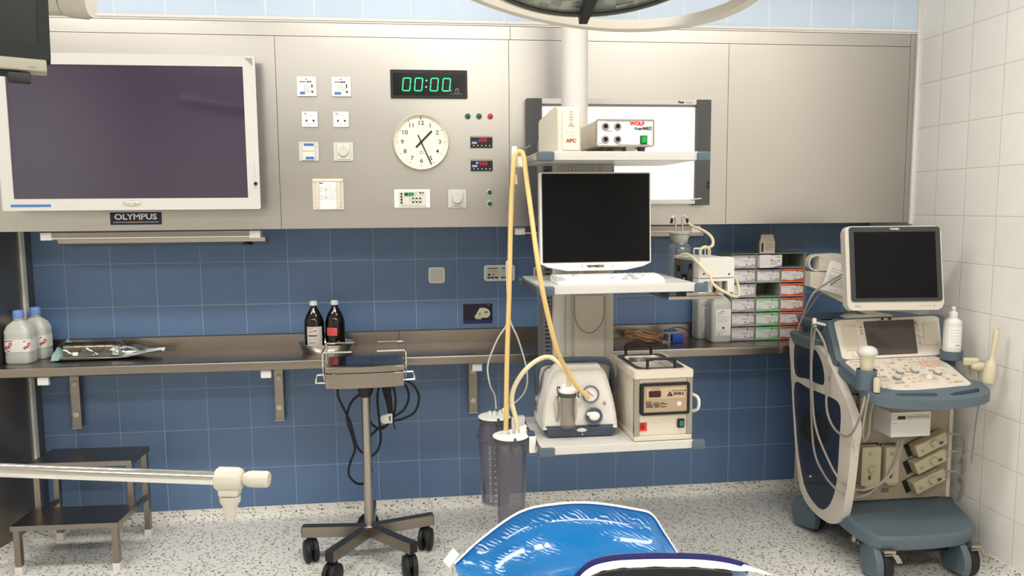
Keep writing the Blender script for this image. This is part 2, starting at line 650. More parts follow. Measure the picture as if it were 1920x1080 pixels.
# pale edge strip on the side of the recess
slab('trim_recess', (XL-.016, -.080, 0), (XL-.004, -.050, 1.41), WHITE, .001)
# white profile over the steel and in the corner
tr = MB(WHITE)
tr.span((FARL, PY-.004, 2.277), (XR, PY+.02, 2.284), .001)
tr.span((FARL, PY-.009, 2.284), (XR, PY+.02, 2.298), .002)
struct('trim_back', tr)
slab('trim_corner', (2.92, PY-.010, 1.405), (XR, PY+.02, CEIL), WHITE, .002)
# vinyl cove
prof = [(0, 0), (-.045, 0), (-.030, .0025), (-.017, .010), (-.009, .024), (-.006, .042), (-.005, .056), (0, .056)]
struct('baseboard_back', MB(FLOORM).prism(prof, XL, XR, 'yz'))
struct('baseboard_right', MB(FLOORM).prism([(XR + a, b) for a, b in prof], FRONT, 0, 'xz'))
bl = MB(FLOORM).prism([(XL - a*.8, b) for a, b in prof], PY, 0, 'xz')
for v in bl.bm.verts:
    v.co.x += (XF-XL)*v.co.y/PY
struct('baseboard_left', bl)

# ceiling light fittings (their light is set at the top of the script)
FRAMEW = mat('lamp_frame', (240, 240, 238), .5)
DIFF = mat('lit_diffuser', (255, 250, 240), .5, emit=5, ecol=(255, 248, 236))
first = None
for i, (x, y, k) in enumerate(LAMPS):
    if not first:
        t = first = thing('ceiling_light', 'long white ceiling light panel', 'ceiling light', (x, y, CEIL), 0, 'ceiling light panels out of view')
        obj('frame', MB(FRAMEW).prism(rrect(1.24, .36, .01), -.03, 0, 'xy', holes=[rrect(1.17, .29, .005)]), t)
        obj('diffuser', MB(DIFF).box((0, 0, -.012), (1.17, .29, .008)), t)
    else:
        dup(first, (x, y, CEIL))
# a closed door in the wall behind, seen only in reflections
dr = MB(SILVERP).box((0, 0, 1.05), (1.5, .04, 2.1), .004)
d_ = struct('door_1', dr, (-.6, FRONT+.021, 0))
o = obj('door_handle', MB(CHROME).tube([(.55, .02, 1.0), (.55, .07, 1.0), (.55, .07, 1.1), (.55, .02, 1.1)], .012, k=1), d_)
# ---------------------------------------------------------------- things on the steel wall
# big plasma display
t = thing('wall_display', 'large white-framed plasma television with dark purple screen on steel wall', 'television', (-.5355, PY, 1.811))
fr = MB(mat('television_frame', (206, 205, 200), .4))
fr.prism(rrect(1.006, .624, .006, 3), -.082, -.070, 'xz', holes=[rrect(.912, .532, .003, 2, -.002, .001)])
fr.box((0, -.04, .0), (.98, .06, .60), .004)
fr.use(GREYP).prism([(.462, .302), (.494, .302), (.494, .27)], -.0835, -.082)
fr.use(CREAM).prism([(.448, .306), (.462, .302), (.494, .27), (.498, .258), (.498, .306)], -.083, -.0815)
obj('bezel', fr, t)
obj('screen', MB(PLASMA).box((-.002, -.073, .001), (.916, .006, .536)), t)
ba = MB(CHROME).ball((-.005, -.083, -.287), (.038, .004, .010))
ba.use(GOLD).ball((-.005, -.0865, -.287), (.010, .0015, .004))
obj('badge', ba, t)
bt = MB(BLACK).cyl((.487, -.0815, -.207), (.487, -.087, -.207), .007)
obj('power_button', bt, t)
bt = MB(INKG)
for i in range(6):
    bt.box((.484, -.0825, -.118 - i*.012), (.004, .001, .003))
bt.text('⏻', .012, (.487, -.0825, -.224))
obj('control_buttons', bt, t)
obj('sticker', MB(BLUEI).box((-.395, -.0825, -.292), (.152, .001, .010)), t)['label'] = 'narrow blue label strip'
# maker's nameplate
n = MB(NAVY).box((0, -.002, 0), (.205, .004, .052), .0008)
n.use(WHITE).text('OLYMPUS', .0325, (0, -.0043, .006), bold=.0009, sx=1.20)
n.use(SILVERP).box((0, -.0045, -.0155), (.182, .001, .0022))
n.use(GOLD).box((0, -.0048, -.0155), (.06, .001, .0026))
tag(obj('nameplate', n, None, (-.5575, PY, 1.4635)), 'navy nameplate with white capital letters under the television', 'sign')

# two lamp battens under the steel
def batten(x0, x1, label):
    t = thing('undercabinet_lamp', label, 'lamp', ((x0+x1)/2, -.27, 1.412))
    L = x1 - x0
    b = MB(STEELD).box((0, -.032, -.020), (L, .05, .030), .003)
    b.use(SILVERP).box((0, -.058, -.030), (L, .003, .004))
    obj('housing', b, t)
    for s in (-1, 1):
        obj('end_cap', MB(SILVERP).box((s*(L/2-.02), -.034, -.021), (.045, .054, .033), .003), t)
    d = MB(SATIN).prism([(.05, -.034), (-.052, -.034), (-.045, -.052), (.045, -.070), (.05, -.07)], -L/2+.06, L/2+.02, 'yz')
    d.use(FELT).box((L/2-.06, -.005, -.064), (.03, .09, .008))
    obj('reflector', d, t)
batten(-.945, -.06, 'long slim steel batten lamp under the panel below the television')
batten(1.05, 1.905, 'slim steel batten lamp under the panel, half hidden by the small monitor')

# faceplates
def plate(name, label, cat, x0, x1, z0, z1, grp=None, m=SIGNAL, dep=.010):
    t = thing(name, label, cat, ((x0+x1)/2, PY, (z0+z1)/2), group=grp)
    w, h = x1-x0, z1-z0
    b = MB(m).prism(rrect(w, h, .003, 3), 0, -dep, 'xz', .0015)
    return t, b, w, h
for x0, st, lab in ((.122, 3, 'white gas alarm faceplate, upper row, above the blue-striped rocker switch'), (.2655, 4, 'white gas alarm faceplate with wide blue sticker, upper row, above the rotary dimmer')):
    t, b, w, h = plate('alarm_panel', lab, 'alarm panel', x0, x0+.080, 1.972, 2.053, 'square alarm faceplates')
    y = -.0105
    b.use(INK).mark(-.002, .030, .006, .004, y)
    b.scribble(-.028, .019, .03, 1, .01, .004, y, st)
    b.scribble(.002, .019, .022, 1, .01, .006, y, st+9)
    b.use(INKG).scribble(-.012, .004, .03, 4, .0062, .0016, y, st+5)
    b.scribble(-.02, -.019, .036, 2, .004, .0012, y, st+7)
    obj('faceplate', b, t)
    l = MB(INK).box((.022, -.0105, .002), (.005, .002, .017 if st == 4 else .013))
    l.use(mat('dim_red_lamp', (110, 60, 62), .4)).box((.023, -.0105, -.022), (.009, .002, .008))
    obj('indicator', l, t)
    obj('sticker', MB(BLUEI).box((-.018 if st == 3 else -.015, -.0108, -.028), (.021 if st == 3 else .027, .001, .011)), t)['label'] = 'blue sticker'
for x0, st, lab in ((.1375, 1, 'small white faceplate with two round sockets, above the blue-striped rocker switch'), (.268, 2, 'small white faceplate with two round sockets, above the rotary dimmer')):
    t, b, w, h = plate('signal_panel', lab, 'wall plate', x0, x0+.065, 1.8438, 1.908, 'small two-socket faceplates')
    b.use(INK).mark(-.018, .024, .010, .003, -.0105)
    b.use(INKG).scribble(-.020, .016, .034, 1, .01, .0016, -.0105, st)
    b.scribble(-.020, -.020, .040, 1, .01, .0016, -.0105, st+3)
    b.scribble(-.008, -.027, .016, 1, .01, .002, -.0105, st+6)
    obj('faceplate', b, t)
    for sx, m in ((-.013, DGREY), (.016, mat('dark_red_lens', (92, 44, 48), .3))):
        obj('jack', MB(m).cyl((sx, -.009, -.006), (sx, -.0125, -.006), .0045, n=16), t)
t, b, w, h = plate('rocker_switch', 'silver rocker switch with two blue strips on steel wall', 'switch', .121, .2035, 1.701, 1.7815, m=SILVERP)
obj('frame', b, t)
for s in (1, -1):
    o = obj('rocker', MB(CREAM).box((-.001, -.0115, s*.0185), (.052, .007, .036), .002, rot=(s*.07, 0, 0)), t)
    obj('sticker', MB(mat('strip_blue', (58, 110, 190), .5)).box((.001 if s > 0 else .004, -.0165, s*.028), (.040 if s > 0 else .034, .001, .010)), o)['label'] = 'blue strip'
def dimmer(x0, x1, z0, z1, label, pointer):
    t, b, w, h = plate('dimmer_switch', label, 'switch', x0, x1, z0, z1, 'rotary dimmers', SILVERP)
    obj('frame', b, t)
    c = MB(CREAM if pointer else SILVERP).box((0, -.0115, 0), (.054, .005, .066), .002)
    obj('centre_plate', c, t)
    k = MB(SILVERP).cyl((0, -.012, 0), (0, -.026, 0), .0222, .0205, 40, .0015)
    k.use(INKG).box((0, -.0265, .016), (.0012, .001, .008))
    if pointer:
        k.box((.001, -.0145, .028), (.0012, .001, .006))
    obj('knob', k, t)
dimmer(.2655, .348, 1.701, 1.780, 'silver rotary dimmer beside the blue-striped rocker switch', 1)
dimmer(.750, .830, 1.498, 1.5775, 'silver rotary dimmer beside the green push buttons', 0)
# keypad
t, b, w, h = plate('keypad', 'cream square keypad panel with eight soft buttons, lowest on its side', 'keypad', .1715, .302, 1.493, 1.6263, m=CREAM, dep=.008)
b.use(BEIGE).box((-.0445, -.012, -.003), (.018, .010, .112), .002).box((.0445, -.012, -.003), (.018, .010, .112), .002)
b.use(CREAM).box((0, -.011, .059), (.124, .008, .010), .002).box((0, -.011, -.0625), (.124, .008, .006), .002)
obj('frame', b, t)
pl = MB(SIGNAL).box((0, -.0095, -.003), (.074, .004, .113))
pl.use(INK).mark(-.028, .047, .014, .004, -.0118)
pl.use(INKG).scribble(-.008, .038, .03, 1, .01, .0016, -.0118, 3).scribble(-.008, .004, .03, 1, .01, .0016, -.0118, 4)
obj('face', pl, t)
for r in range(2):
    for c in range(4):
        x, z = -.030 + c*.021, .020 - r*.034
        k = MB(mat('key_outline', (168, 160, 146), .5)).prism(rrect(.0145, .0155, .003, 3, x, z), -.0115, -.0126, 'xz', holes=[rrect(.0125, .0135, .0025, 3, x, z)])
        k.use(INKG).cyl((x, -.0115, z), (x, -.0122, z), .003 if c == 1 else .0012, n=12)
        obj('button', k, t)
# digital clock
t = thing('digital_clock', 'black digital clock with green zeros set in the steel wall', 'clock', (.6765, PY, 2.0273))
b = MB(BLACK).prism(rrect(.329, .119, .004, 3), 0, -.012, 'xz', .002)
b.use(mat('black_gloss', (12, 13, 16), .15)).box((0, -.0122, -.002), (.306, .002, .094))
obj('case', b, t)
for c, x in zip('0000', (-.114, -.063, .004, .056)):
    g = MB(LEDG)
    seg7(g, c, x, -.029, .031, .0525, .0048, -.0133, .1)
    obj('digit', g, t)
for x, z, r in ((-.011, .014, .0032), (-.013, -.013, .0032), (.093, -.027, .002)):
    obj('dot', MB(LEDW).ball((x, -.0135, z), r, 10, 8), t)
g = MB(INKG).tube([(.1155, -.0135, -.031), (.1135, -.0135, -.025), (.117, -.0135, -.0195), (.1225, -.0135, -.0195), (.126, -.0135, -.025), (.124, -.0135, -.031)], .0015, 6, 5)
g.scribble(.108, -.036, .02, 1, .01, .0014, -.0134, 5).box((.115, -.0134, -.042), (.055, .0006, .001))
obj('mark', g, t)
# analogue clock
t = thing('wall_clock', 'round cream analogue clock with black hands below the digital clock', 'clock', (.6378, PY, 1.7813))
DIALW = mat('clock_dial', (240, 234, 218), .5)
obj('rim', MB(mat('clock_rim', (226, 220, 204), .35)).lathe([(.112, .0), (.1205, .0), (.1205, .022), (.1175, .030), (.1125, .026), (.112, .012)], ax=(0, -1, 0), n=72), t)
d = MB(DIALW).cyl((0, 0, 0), (0, -.012, 0), .1125, n=72)
y = -.0124
for i in range(60):
    a = PI/2 - i*PI/30
    big = i % 5 == 0
    l = .0105 if big else .006
    r = .1065 - l/2
    d.use(INK if big else INKG)
    d.box((r*math.cos(a), y, r*math.sin(a)), (l, .0006, (.0042 if i == 0 else .0016) if big else .0009), rot=(0, -a, 0))
d.use(INK)
for i in range(1, 13):
    a = PI/2 - i*PI/6
    d.text(str(i), .0255, (.0805*math.cos(a), y, .0805*math.sin(a)), sx=1.12, bold=.0003)
d.tube([(-.004, y, -.049), (-.005, y, -.043), (0, y, -.0385), (.005, y, -.043), (.004, y, -.049)], .0009, 6, 5)
d.use(INKG).box((0, y, -.051), (.022, .0006, .0012))
obj('dial', d, t)
def hand(name, ang, lo, hi, w, y):
    a = PI/2 - math.radians(ang)
    m = (hi - lo)/2
    obj(name, MB(BLACK).box((m*math.cos(a), y, m*math.sin(a)), (hi+lo, .0015, w), rot=(0, -a, 0)).cyl((0, y+.001, 0), (0, y-.001, 0), w*.75, n=20), t)
hand('hour_hand', 44.5, .032, .066, .0075, -.0155)
hand('minute_hand', 156, .033, .105, .0048, -.0180)
# pilot lamps and push buttons
def pilot(x, z, m, label):
    t = thing('pilot_lamp', label, 'indicator lamp', (x, PY, z), group='round pilot lamps')
    obj('collar', MB(SILVERP).lathe([(.0108, 0), (.0140, 0), (.0140, .004), (.0125, .006), (.0108, .006)], ax=(0, -1, 0), n=28), t)
    obj('lens', MB(m).lathe([(.0112, 0), (.0112, .007), (.0095, .011), (.006, .0135), (0, .0145)], ax=(0, -1, 0), n=28), t)
pilot(.8411, 1.8933, GREENL, 'green pilot lamp farthest from the red pilot lamp')
pilot(.8900, 1.8933, GREENL, 'green pilot lamp right next to the red pilot lamp')
pilot(.9391, 1.8935, REDL, 'red pilot lamp on the steel wall')
def push(z, label):
    t = thing('push_button', label, 'button', (.933, PY, z), group='green push buttons')
    obj('collar', MB(CHROME).lathe([(.0100, .003), (.0100, .011), (.0128, .011), (.0150, .004), (.0150, 0), (.01, 0)], ax=(0, -1, 0), n=28), t)
    obj('button_cap', MB(GREENL).cyl((0, 0, 0), (0, -.008, 0), .0098, n=28, bev=.001), t)
push(1.5625, 'upper green push button with chrome collar beside the hose')
push(1.5130, 'lower green push button with chrome collar beside the hose')
# red number displays
def readout(z, num, label, dot):
    t = thing('temperature_display', label, 'display', (.8995, PY, z), group='small red number displays')
    b = MB(BLACK).box((0, -.005, 0), (.096, .010, .0505), .001)
    b.use(GREYP).box((0, -.0105, .0215), (.094, .002, .006))
    obj('case', b, t)
    for i, c in enumerate(num):
        g = MB(LEDR)
        seg7(g, c, -.011 + i*.0125, .001, .0075, .0135, .0017, -.0105, .08)
        if i == 1:
            g.box((.0118, -.0107, .0012), (.0018, .001, .0018))
        obj('digit', g, t)
    g = MB(mat('pale_blue_print', (150, 180, 225), .5)).box((-.031, -.0104, -.0045), (.023, .001, .0085), .0004)
    if dot:
        g.cyl((-.021, -.010, .009), (-.021, -.0108, .009), .005, n=14)
    obj('sticker', g, t)
    g = MB(PAPER)
    for i in range(5):
        g.box((-.034 + i*.0175, -.0104, -.0165), (.004, .001, .0045))
    obj('keys', g, t)
readout(1.7831, '225', 'small black display with red digits right under the pilot lamps', 0)
readout(1.6826, '533', 'small black display with red digits, lower one above the push buttons', 1)
# timer panel
t, b, w, h = plate('timer_panel', 'cream control panel with green window and three small rockers under the wall clock', 'control panel', .517, .6718, 1.4993, 1.5788, m=SIGNAL)
obj('frame', b, t)
p = MB(CREAM).prism(rrect(.118, .066, .002, 2), -.0105, -.0135, 'xz')
p.use(INKG).scribble(-.045, -.028, .09, 1, .01, .001, -.0138, 2).scribble(-.016, .004, .01, 4, .007, .0012, -.0138, 3)
p.use(INK).text('IBS-M', .009, (.040, -.0137, .024), bold=.0004).mark(.016, .022, .009, .002, -.0137)
p.use(INKG).mark(.014, .012, .006, .002, -.0137).mark(.041, .015, .02, .0012, -.0137)
obj('face', p, t)
p = MB(mat('green_window', (10, 92, 54), .2)).box((-.0125, -.0142, .018), (.042, .001, .015))
for i, c in enumerate('033'):
    seg7(p.use(LEDG), c, -.018 + i*.010, .0125, .0055, .009, .0014, -.0148, .1)
obj('window', p, t)
for i in range(4):
    obj('button', MB(mat('dark_teal', (22, 62, 64), .4)).cyl((-.046, -.013, .0205-i*.0128), (-.046, -.0155, .0205-i*.0128), .0048, n=16), t)
for i in range(3):
    k = MB(BLACK).box((.0035+i*.0155, -.0145, -.0075), (.009, .003, .022), .0008)
    k.use(WHITE).box((.0035+i*.0155, -.0165, -.0075), (.007, .003, .010), .0006)
    obj('rocker', k, t)
# film viewer
t = thing('film_viewer', 'wide white film viewing panel with dark grey end bars on steel wall', 'viewing panel', (1.508, PY, 1.7335))
for s in (-1, 1):
    b = MB(DGREY).box((s*.3815, -.026, 0), (.067, .052, .466), .003)
    if s > 0:
        b.use(BLACK).box((.405, -.0525, -.135), (.012, .002, .013)).box((.405, -.0525, -.153), (.012, .002, .013))
    obj('end_bar', b, t)
b = MB(SILVERP).box((0, -.025, .2215), (.697, .046, .023), .003).use(GREYP).box((0, -.020, .2065), (.697, .03, .008))
b.use(INK).text('Plusi', .014, (.276, -.0485, .2205), bold=.0006)
b.use(INKG).text('screen', .012, (.313, -.0485, .2205))
obj('top_rail', b, t)
b = MB(SILVERP).box((0, -.025, -.217), (.697, .046, .022), .003).box((.352, -.05, -.205), (.05, .006, .006), .002, rot=(0, -.1, 0))
obj('bottom_rail', b, t)
obj('panel', MB(mat('white_viewing_panel', (250, 248, 244), .5, emit=.28)).box((0, -.015, 0), (.697, .03, .42)), t)

# ---------------------------------------------------------------- on the blue tiles
t = thing('wall_switch', 'blank square white wall switch on the blue tiles', 'switch', (.7025, 0, 1.1720))
obj('frame', MB(SIGNAL).prism(rrect(.079, .077, .012, 5), 0, -.009, 'xz', .002), t)
obj('rocker', MB(CREAM).prism(rrect(.064, .061, .009, 5), -.008, -.0125, 'xz', .0015), t)
t = thing('data_socket', 'double white data outlet on the blue tiles behind the hose', 'socket', (1.0088, 0, 1.1775))
obj('frame', MB(SIGNAL).prism(rrect(.152, .078, .012, 5), 0, -.009, 'xz', .002), t)
for s in (-1, 1):
    b = MB(CREAM).prism(rrect(.063, .062, .006, 4, s*.034, 0), -.008, -.012, 'xz', .001)
    b.use(INK).mark(s*.034, .0235, .046, .004, -.0122).box((s*.034, -.0122, -.022), (.052, .002, .0075))
    b.use(INKG).scribble(s*.034-.02, .012, .04, 2, .004, .0016, -.0122, s+4)
    if s < 0:
        b.use(INK).mark(s*.034-.017, -.007, .012, .010, -.0122).use(GREYP).cyl((s*.034+.004, -.012, -.006), (s*.034+.004, -.0124, -.006), .006)
    b.use(WHITE).box((s*.034-.012, -.0128, -.024), (.006, .002, .004)).box((s*.034+.008, -.0128, -.024), (.006, .002, .004))
    obj('outlet', b, t)
t = thing('power_socket', 'white wall outlet with amber insert peeking out beside the small monitor', 'socket', (1.249, 0, 1.1660))
obj('frame', MB(SIGNAL).prism(rrect(.142, .080, .012, 5), 0, -.009, 'xz', .002), t)
a = MB(mat('amber_insert', (206, 140, 36), .35)).prism(rrect(.060, .062, .012, 5, -.034, 0), -.008, -.014, 'xz', .002)
a.use(mat('amber_dark', (140, 84, 20), .4)).lathe([(0, 0), (.022, 0), (.022, .002), (0, .002)], (-.034, -.013, -.002), ax=(0, -1, 0))
a.use(BLACK).cyl((-.043, -.013, -.004), (-.043, -.0165, -.004), .003, n=10).cyl((-.025, -.013, -.004), (-.025, -.0165, -.004), .003, n=10)
obj('outlet', a, t)
obj('outlet', MB(BLACK).box((.034, -.012, -.004), (.05, .012, .052), .003), t)['label'] = 'black outlet insert'
# skull postcard
CARDN = mat('postcard_night', (24, 20, 44), .35)
BONE = mat('bone_print', (206, 204, 178), .6)
BONED = mat('bone_shadow_print', (120, 118, 96), .6)
c = MB(CARDN).box((0, -.0008, 0), (.144, .0014, .097))
c.use(mat('postcard_blue', (44, 40, 92), .4)).box((0, -.0017, -.040), (.142, .0004, .014))
c.use(BONE)
sk = [(-.016, -.022), (-.005, -.027), (.014, -.028), (.020, -.019), (.034, -.022), (.050, -.020), (.060, -.008), (.060, .006), (.052, .019), (.038, .027), (.020, .029), (.008, .027), (.003, .016), (-.004, .006), (-.009, -.004), (-.016, -.012)]
c.prism(sk, -.0015, -.0024, 'xz')
c.use(BONED).prism([(.004, .002), (.014, .004), (.014, -.006), (.007, -.008)], -.0024, -.0028).prism([(.0, -.012), (.006, -.010), (.004, -.016)], -.0024, -.0028)
c.prism([(.030, .010), (.046, .012), (.050, .002), (.036, .0)], -.0024, -.0026).prism([(-.010, -.019), (.010, -.022), (.010, -.0235), (-.010, -.0205)], -.0024, -.0028)
c.use(INKG).mark(.052, .041, .012, .003, -.0016)
tag(obj('postcard', c, None, (.9008, 0, .9785)), 'dark picture postcard of a pale skull stuck to the blue tiles', 'postcard')
# ---------------------------------------------------------------- steel worktop along the wall
CT = .84
t = thing('worktop', 'long narrow stainless steel worktop running along the blue tiles', 'worktop', (.9, 0, CT))
CT = .8408
b = MB(STEELD).prism([(-.012, -.02), (-.012, 0), (-.330, 0), (-.342, -.003), (-.346, -.010), (-.346, -.038), (-.342, -.042), (-.335, -.042), (-.335, -.02)], XL+.002-.9, XR-.004-.9, 'yz')
for v in b.bm.verts:
    if v.co.x < 0:
        v.co.x += (XF-XL+.002)*v.co.y/-.346*-1 if v.co.y > 0 else (XF-XL+.002)*(-v.co.y/.346)
obj('top', b, t)
for x0, x1 in ((XL+.004, .5145), (.5165, XR-.004)):
    obj('backsplash', MB(STEELD).prism([(-.001, -.02), (-.012, -.02), (-.014, 0), (-.009, .062), (-.001, .067)], x0-.9, x1-.9, 'yz'), t)
fb = None
for x, lab in ((-.975, 'steel wall bracket under the worktop, above the step stool'), (-.057, 'steel wall bracket under the worktop, between step stool and wheeled stand'), (.8695, 'steel wall bracket under the worktop, behind the suction hoses')):
    if fb:
        dup(fb, (x, 0, .49), label=lab)
        continue
    fb = t = thing('shelf_bracket', lab, 'bracket', (x, 0, .49), 0, 'worktop brackets')
    u = MB(STEELV).span((-.0205, -.040, .004), (.0205, -.001, .258), .002)
    u.use(SILVERP).span((-.0215, -.044, 0), (.0215, -.001, .005))
    obj('upright', u, t)
    a = MB(STEELD).prism([(-.001, .258), (-.001, .306), (-.322, .306), (-.322, .292), (-.05, .270)], -.019, .019, 'yz')
    obj('arm', a, t)
    obj('end_cap', MB(WHITE).span((-.022, -.336, .272), (.022, -.318, .306), .002), t)['label'] = 'white end cap'
    for z in (.065, .212):
        k = MB(CREAM).lathe([(.0135, 0), (.0135, .004), (.010, .007), (0, .008)], (0, -.040, z), ax=(0, -1, 0), n=24)
        k.use(SILVERP).lathe([(.004, .0065), (.004, .0085), (0, .0085)], (0, -.040, z), ax=(0, -1, 0), n=12)
        obj('screw_cap', k, t)

# two flasks of sterile water
def water_flask(x, y, rz, label):
    t = thing('water_bottle', label, 'bottle', (x, y, CT), rz, 'blue-capped water bottles')
    ring = lambda k, z: [(px*k, py*k, z) for px, py in rrect(.112, .082, .026, 5)]
    b = MB(MILKY).loft([ring(.93, 0), ring(1, .006), ring(1, .036), ring(.975, .040), ring(.975, .046), ring(1, .05), ring(1, .118), ring(.98, .121), ring(1, .126), ring(.99, .140), ring(.80, .164), ring(.40, .183), [(.0175*math.cos(a), .0175*math.sin(a), .188) for a in [math.atan2(q[1]*1.2, q[0]) for q in rrect(.112, .082, .026, 5)]], [(.0175*math.cos(a), .0175*math.sin(a), .2) for a in [math.atan2(q[1]*1.2, q[0]) for q in rrect(.112, .082, .026, 5)]]])
    b.lathe([(.0185, .190), (.022, .191), (.022, .194), (.0185, .195)], n=24)
    obj('bottle', b, t)
    c = MB(mat('light_blue_cap', (112, 150, 214), .4)).lathe([(.0205, .196), (.0225, .199), (.0225, .222), (.0195, .229), (0, .230)], n=28)
    obj('cap', c, t)['label'] = 'light blue screw cap'
    l = MB(PAPER)
    pr = rrect(.1135, .0835, .0265, 5)
    l.prism(pr, .052, .106, 'xy')
    l.use(INK).box((-.026, -.0420, .1005), (.038, .0006, .003))
    l.use(REDI).text('H₂O', .018, (-.026, -.0421, .079), rot=(PI/2, -.75, 0), bold=.0012)
    l.use(INKG).scribble(-.045, .066, .03, 2, .005, .0015, -.0421, 3)
    l.use(INK).mark(-.028, .055, .012, .003, -.0421)
    l.box((.045, -.0365, .098), (.02, .0006, .003), rot=(0, 0, .78)).use(REDI).text('H₂O', .016, (.0485, -.0345, .077), rot=(PI/2, -.7, .9), bold=.0012)
    obj('label', l, t)
    return t
WF = water_flask(-1.114, -.207, -.10, 'front water bottle with blue cap and red-lettered label at the worktop end')
WF2 = dup(WF, (-1.092, -.105, CT), (0, 0, -.12), 'rear water bottle with blue cap, half hidden behind its twin')

# instrument in a sealed sterile pouch
t = thing('sterile_pouch', 'clear sterile pouch holding a metal instrument on the worktop', 'pouch', (-.765, -.150, CT), .02)
POUCH = mat('pouch_backing', (150, 190, 182), .5)
def pf(u, v):
    x = -.215 + .44*u
    hw = .070*(1 - .55*max(0, u-.72)/.28)
    yy = (v-.5)*2
    z = .003 + .010*abs(yy)**3 + .018*max(0, u-.7)/.3 + .003*math.sin(u*9)*abs(yy)
    return (x, yy*hw, z)
obj('backing', MB(mat('pouch_paper', (226, 232, 226), .6)).surf(pf, 36, 10, .0008), t)
e = MB(POUCH)
e.surf(lambda u, v: (-.222 + .032*u, (v-.5)*.15, .006 + .045*math.sin(PI*v)*(1-.6*u) + .004*math.sin(v*14)), 4, 18, .001)
e.surf(lambda u, v: (-.21 + .03*u, .05+.03*v, .062 + .016*v - .03*u), 3, 3, .001)
obj('seal', e, t)['label'] = 'blue-green sealed end'
def ff(u, v):
    a = PI*v
    x = -.205 + .40*u
    k = 1 - .45*max(0, u-.62)/.38
    h = (.074*k if u < .62 else .074*k*(1-.6*(u-.62)/.38)) + .003*math.sin(37*u + 8*v) + .0025*math.sin(61*u - 15*v)
    return (x, -.066*k*math.cos(a), .006 + h*math.sin(a)*(.85+.15*math.sin(u*25)) + .014*max(0, u-.7)/.3)
obj('film', MB(FOIL).surf(ff, 60, 16), t)
i_ = MB(mat('gunmetal', (122, 112, 98), .25, 1)).cyl((-.19, 0, .040), (.03, .004, .038), .034, n=28, bev=.003)
i_.cyl((-.155, 0, .040), (-.150, .0, .040), .0348, n=28).use(CHROME).box((.03, -.012, .036), (.03, .04, .045), .006).tube([(.03, .02, .03), (.07, .028, .040), (.11, .012, .028), (.07, -.018, .024), (.04, -.01, .04)], .007, 8, 6)
i_.tube([(.03, -.02, .03), (.05, -.03, .046), (.08, -.02, .05), (.12, .0, .026), (.15, .006, .024)], .005, 8, 6)
i_.use(BLACK).box((.018, -.002, .044), (.012, .035, .02), .004)
obj('instrument', i_, t)
obj('label', MB(PAPER).box((-.125, -.060, .030), (.022, .002, .016), .0005, rot=(-.5, 0, 0)), t)['label'] = 'small white sticker'

# brown bottles in a kidney-shaped steel tray
t = thing('steel_bowl', 'shallow stainless steel bowl holding two brown bottles on the worktop', 'bowl', (.186, -.146, CT))
pr = [(0, .0), (.104, .0), (.114, .010), (.121, .030), (.123, .038), (.131, .041), (.131, .043), (.121, .0405), (.118, .031), (.111, .013), (.102, .0035), (0, .0035)]
obj('bowl', MB(CHROME).lathe(pr, n=56, sy=.80), t)
def brown(x, y, label, red):
    t = thing('brown_bottle', label, 'bottle', (x, y, CT+.0048), 0, 'brown bottles in the steel bowl')
    obj('bottle', MB(AMBERG).lathe([(0, 0), (.041, 0), (.0445, .004), (.0445, .128), (.043, .140), (.037, .160), (.026, .182), (.0165, .197), (.0145, .203), (.0145, .212), (0, .212)], n=40), t)
    c = MB(WHITE).cyl((0, 0, .210), (0, 0, .230), .0165, .016, 30, .001)
    for i in range(30):
        a = 2*PI*i/30
        c.box((.0165*math.cos(a), .0165*math.sin(a), .2185), (.0012, .0008, .015), rot=(0, 0, a))
    obj('cap', c, t)['label'] = 'white screw cap'
    def patch(mb, a0, a1, z0, z1, r=.0449):
        mb.surf(lambda u, v: (r*math.cos(a0+(a1-a0)*u), r*math.sin(a0+(a1-a0)*u), z0+(z1-z0)*v), 14, 1)
    F = -PI/2 - .07
    if red:
        l = MB(mat('salmon_label', (235, 96, 96), .5))
        patch(l, F-.80, F+.35, .072, .108)
        l.use(REDI)
        for k in range(3):
            patch(l, F-.65, F+.0+.1*k, .099-.010*k, .102-.010*k, .0452)
    else:
        l = MB(mat('off_white_label', (214, 208, 196), .6))
        patch(l, F-.60, F+1.05, .018, .116)
        l.use(INKG)
        patch(l, F-.5, F+.1, .106, .109, .0452)
        l.use(REDI)
        patch(l, F-.35, F+.0, .092, .0955, .0452)
        patch(l, F+.05, F+.4, .095, .099, .0452)
        l.use(mat('violet_print', (70, 52, 92), .5))
        patch(l, F-.45, F+.45, .072, .078, .0452)
        l.use(INKG)
        patch(l, F-.45, F+.4, .058, .060, .0452)
        patch(l, F-.3, F+.2, .040, .046, .0452)
        l.use(INK)
        patch(l, F-.5, F+.0, .022, .030, .0452)
    obj('label', l, t)['label'] = 'salmon red label' if red else 'white printed label'
brown(.132, -.150, 'brown glass bottle with white printed label in the steel bowl', 0)
brown(.226, -.140, 'brown glass bottle with salmon red label in the steel bowl', 1)

